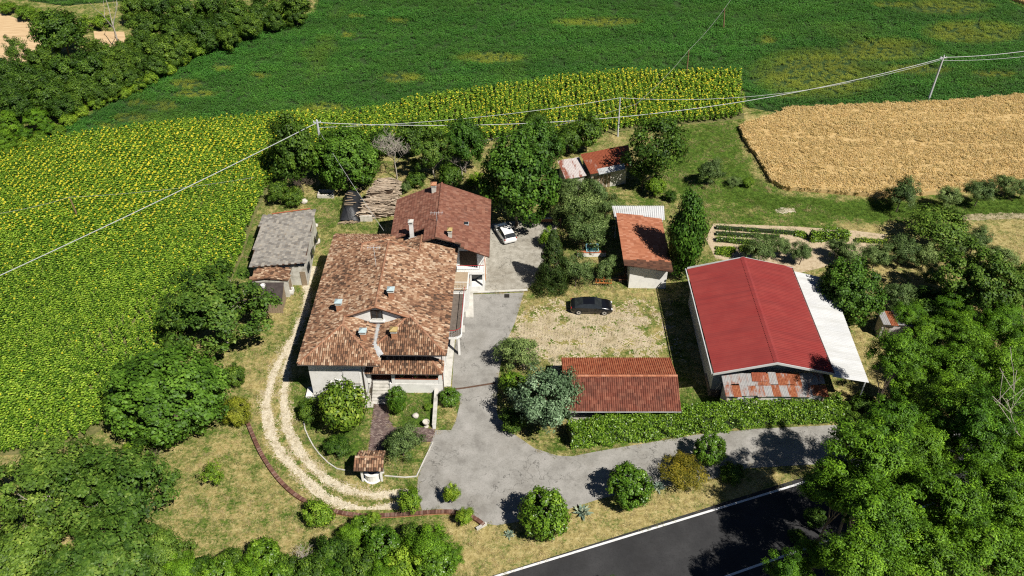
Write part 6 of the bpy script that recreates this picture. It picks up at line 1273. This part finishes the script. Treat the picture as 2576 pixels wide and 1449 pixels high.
def rock(label, u, v, r, m='stone'):
    p = P(u, v); o = MB().ball((0, 0, r*.55), r, 9, 6, (1, .9, .8), .35).build('stone', MT[m], None, True, loc=(p.x, p.y, 0)); tag(o, label, 'stone')
rock('white boulder beside the grey shed corner', *c1(535, 320), .45); rock('round stone on the lawn by the garden wall', *c2(1475, 950), .35)
rock('pale stone at the side of grey shed', *c1(640, 660), .5); rock('dark pot stone by the grey shed eave', *c1(630, 520), .35)
up = P(*c2(1565, 1030)); un = MB().lathe([(.22, 0), (.22, .08), (.1, .15), (.12, .4), (.3, .55), (.33, .75), (.28, .75), (.2, .6)], 14).build('urn', MT['stone'], loc=(up.x, up.y, 0)); tag(un, 'stone garden urn on the lawn by the garden wall', 'urn')
T('bush', *c2(1565, 985), 12, .8, 0, 'small flowering plant growing in the stone urn', 'plant', 'urn_plant')
# pots and flowers on the porch parapet
for i, (xx, mm, l) in enumerate(((9.4, 'terracotta', 'left'), (10.7, 'terracotta', 'middle'), (11.9, 'terracotta', 'right'))):
    q = HW@Vector((xx, 1.84, 1.96)); o = thing('flower_pot', l+' flower pot on the porch parapet', 'flower pot', q); MB().lathe([(.1, 0), (.16, .2), (.17, .24)], 9).build('pot', MT['terracotta'], o)
    ob('foliage', CR['bush'][i % 2], o, (0, 0, .42), scale=(.3, .3, .28))
    for j in range(7): MB().ball((rr.uniform(-.25, .25), -.18+rr.uniform(-.1, .1), .45+rr.uniform(-.12, .2)), .06, 6, 4).build('blossom', MT['flower_pink'], o)
# blue tub
bt = P(*c3(925, 1060)); tb = thing('blue_tub', 'square blue plastic tub by the orange coped wall', 'tub', (bt.x, bt.y, 0)); mb_ = mat('blue_plastic', [(.2, .42, .5), (.32, .56, .62)], 3, .5); W_ = .75
for a, b, c, d in ((-W_, W_, -W_, -W_+.08), (-W_, W_, W_-.08, W_), (-W_, -W_+.08, -W_+.081, W_-.081), (W_-.08, W_, -W_+.081, W_-.081)): MB().box(a, b, c, d, 0, .75).build('side', mb_, tb)
MB().box(-W_+.082, W_-.082, -W_+.082, W_-.082, .05, .45).build('water', mat('tub_water', [(.03, .12, .15), (.05, .18, .2)], 2, .05, .6), tb)
MB().box(-.6, .5, .1, .5, .76, .86).build('lid', MT['dark'], tb)
# farm implements
def implement(label, u, v, L_b, m, seed):
    p = P(u, v); o = thing('harrow', label, 'harrow', (p.x, p.y, 0), random.Random(seed).uniform(-.1, .1)); r = random.Random(seed)
    for y in (-.3, .3): MB().box(-L_b/2, L_b/2, y-.05, y+.05, .5, .6).build('beam', MT[m], o)
    for x in np.linspace(-L_b/2+.1, L_b/2-.1, 5): MB().box(x-.04, x+.04, -.25, .25, .602, .68).build('crossbar', MT[m], o)
    for x in np.linspace(-L_b/2+.1, L_b/2-.1, 7):
        for y in (-.3, .3): MB().tube([(x, y, .5), (x+.05, y-.12, .25), (x, y-.02, 0)], [.03, .03, .02], 4).build('tine', MT['gutter'], o)
    MB().tube([(0, 0, .68), (0, -.05, 1.15)], .04, 5).build('hitch', MT[m], o)
MT['implement'] = mat('orange_implement', [(.35, .11, .03), (.45, .18, .05)], 5, .7); MT['implement_rust'] = mat('rusty_implement', [(.12, .05, .03), (.2, .09, .05)], 5, .8)
implement('orange spring harrow on grass left of orange shed front', *c3(1020, 1335), 1.9, 'implement', 1); implement('dark rusty harrow at corner of the orange shed', *c3(1195, 1305), 1.4, 'implement_rust', 2)
bm = P(*c3(1080, 1290)); o = MB().box(-1.7, 1.7, -.12, .12, 0, .22).build('timber_beam', MT['wood'], loc=(bm.x, bm.y, 0), rot=(0, 0, .06)); tag(o, 'long timber beam lying behind the harrows', 'beam')
# agaves
MT['agave'] = leafmat('agave_leaf', [(.12, .18, .14), (.2, .27, .2), (.34, .38, .26)], .1, var=.05)
def agave(label, u, v, s):
    p = P(u, v); o = thing('agave', label, 'agave', (p.x, p.y, 0)); r = random.Random(int(u))
    for i in range(22):
        a = i*2.399; e_ = .25+1.0*(1-i/22)*0+1.15*i/22+r.uniform(-.1, .1); L_b = s*(1.1-.35*i/22); d = Vector((math.cos(a)*math.cos(e_), math.sin(a)*math.cos(e_), math.sin(e_))); sd_ = Vector((-math.sin(a), math.cos(a), 0)); u_ = sd_.cross(d)*-1
        w_ = s*.14; v_ = [(0, 0, .05), *[tuple(q) for q in (d*L_b*.4+sd_*w_-u_*-.02, d*L_b*.4-u_*w_*.35, d*L_b*.4-sd_*w_)], tuple(d*L_b*.75+sd_*w_*.6+Vector((0, 0, -.03*s))), tuple(d*L_b*.75-sd_*w_*.6+Vector((0, 0, -.03*s))), tuple(d*L_b+Vector((0, 0, -.16*s)))]
        ob('blade', mesh('blade', v_, [(0, 1, 2), (0, 2, 3), (1, 4, 5, 2), (2, 5, 3), (4, 6, 5)], MT['agave'], attrs={'rnd': ('FACE', [r.random()]*5)}), o)
agave('large pale agave right of the left laurel bush', 1465, 1292, 1.0); agave('small agave on the verge below left laurel bush', 1281, 1347, .6); agave('bluish agave between right laurel bush and juniper', 1655, 1228, .8)
# stones by the barn corner and lumber
lb = P(*c4(1290, 690)); o = thing('lumber_stack', 'stack of old boards in shade at barn corner', 'lumber', (lb.x, lb.y, 0))
for i in range(9): MB().box(-.45+.1*(i % 3)*0, .45, -1.2+rr.uniform(-.15, .1), 1.2+rr.uniform(-.1, .15), i*.08, i*.08+.07).build('board', MT['wood'], o, rot=(0, 0, rr.uniform(-.08, .08)))
# door boards leaning at the tiled lean-to
db = P(*c1(470, 960)); o = thing('old_door', 'old wooden door leaning beside the tiled lean-to', 'door', (db.x, db.y, 0), .1)
for i in range(5): MB().box(-.6+i*.24, -.37+i*.24, 0, .05, 0, 1.9).build('plank', MT['wood'], o, rot=(-.22, 0, 0))
MB().box(-.6, .59, -.03, 0, .4, .55).build('batten', MT['wood_dark'], o, rot=(-.22, 0, 0))
sk_ = P(*c1(420, 1090)); o = thing('white_sink', 'old white sink standing by the felt roof hut', 'sink', (sk_.x, sk_.y, 0))
for a, b, c, d in ((-.4, .4, -.3, -.22), (-.4, .4, .22, .3), (-.4, -.32, -.218, .218), (.32, .4, -.218, .218)): MB().box(a, b, c, d, .3, .8).build('side', MT['plaster'], o)
MB().box(-.3, .3, -.2, .2, 0, .4).build('stand', MT['stone'], o)
print('tris', sum(len(m.loop_triangles) or sum(max(0, len(p.vertices)-2) for p in m.polygons) if len(m.polygons) < 400000 else 0 for m in bpy.data.meshes), 'objects', len(bpy.data.objects))
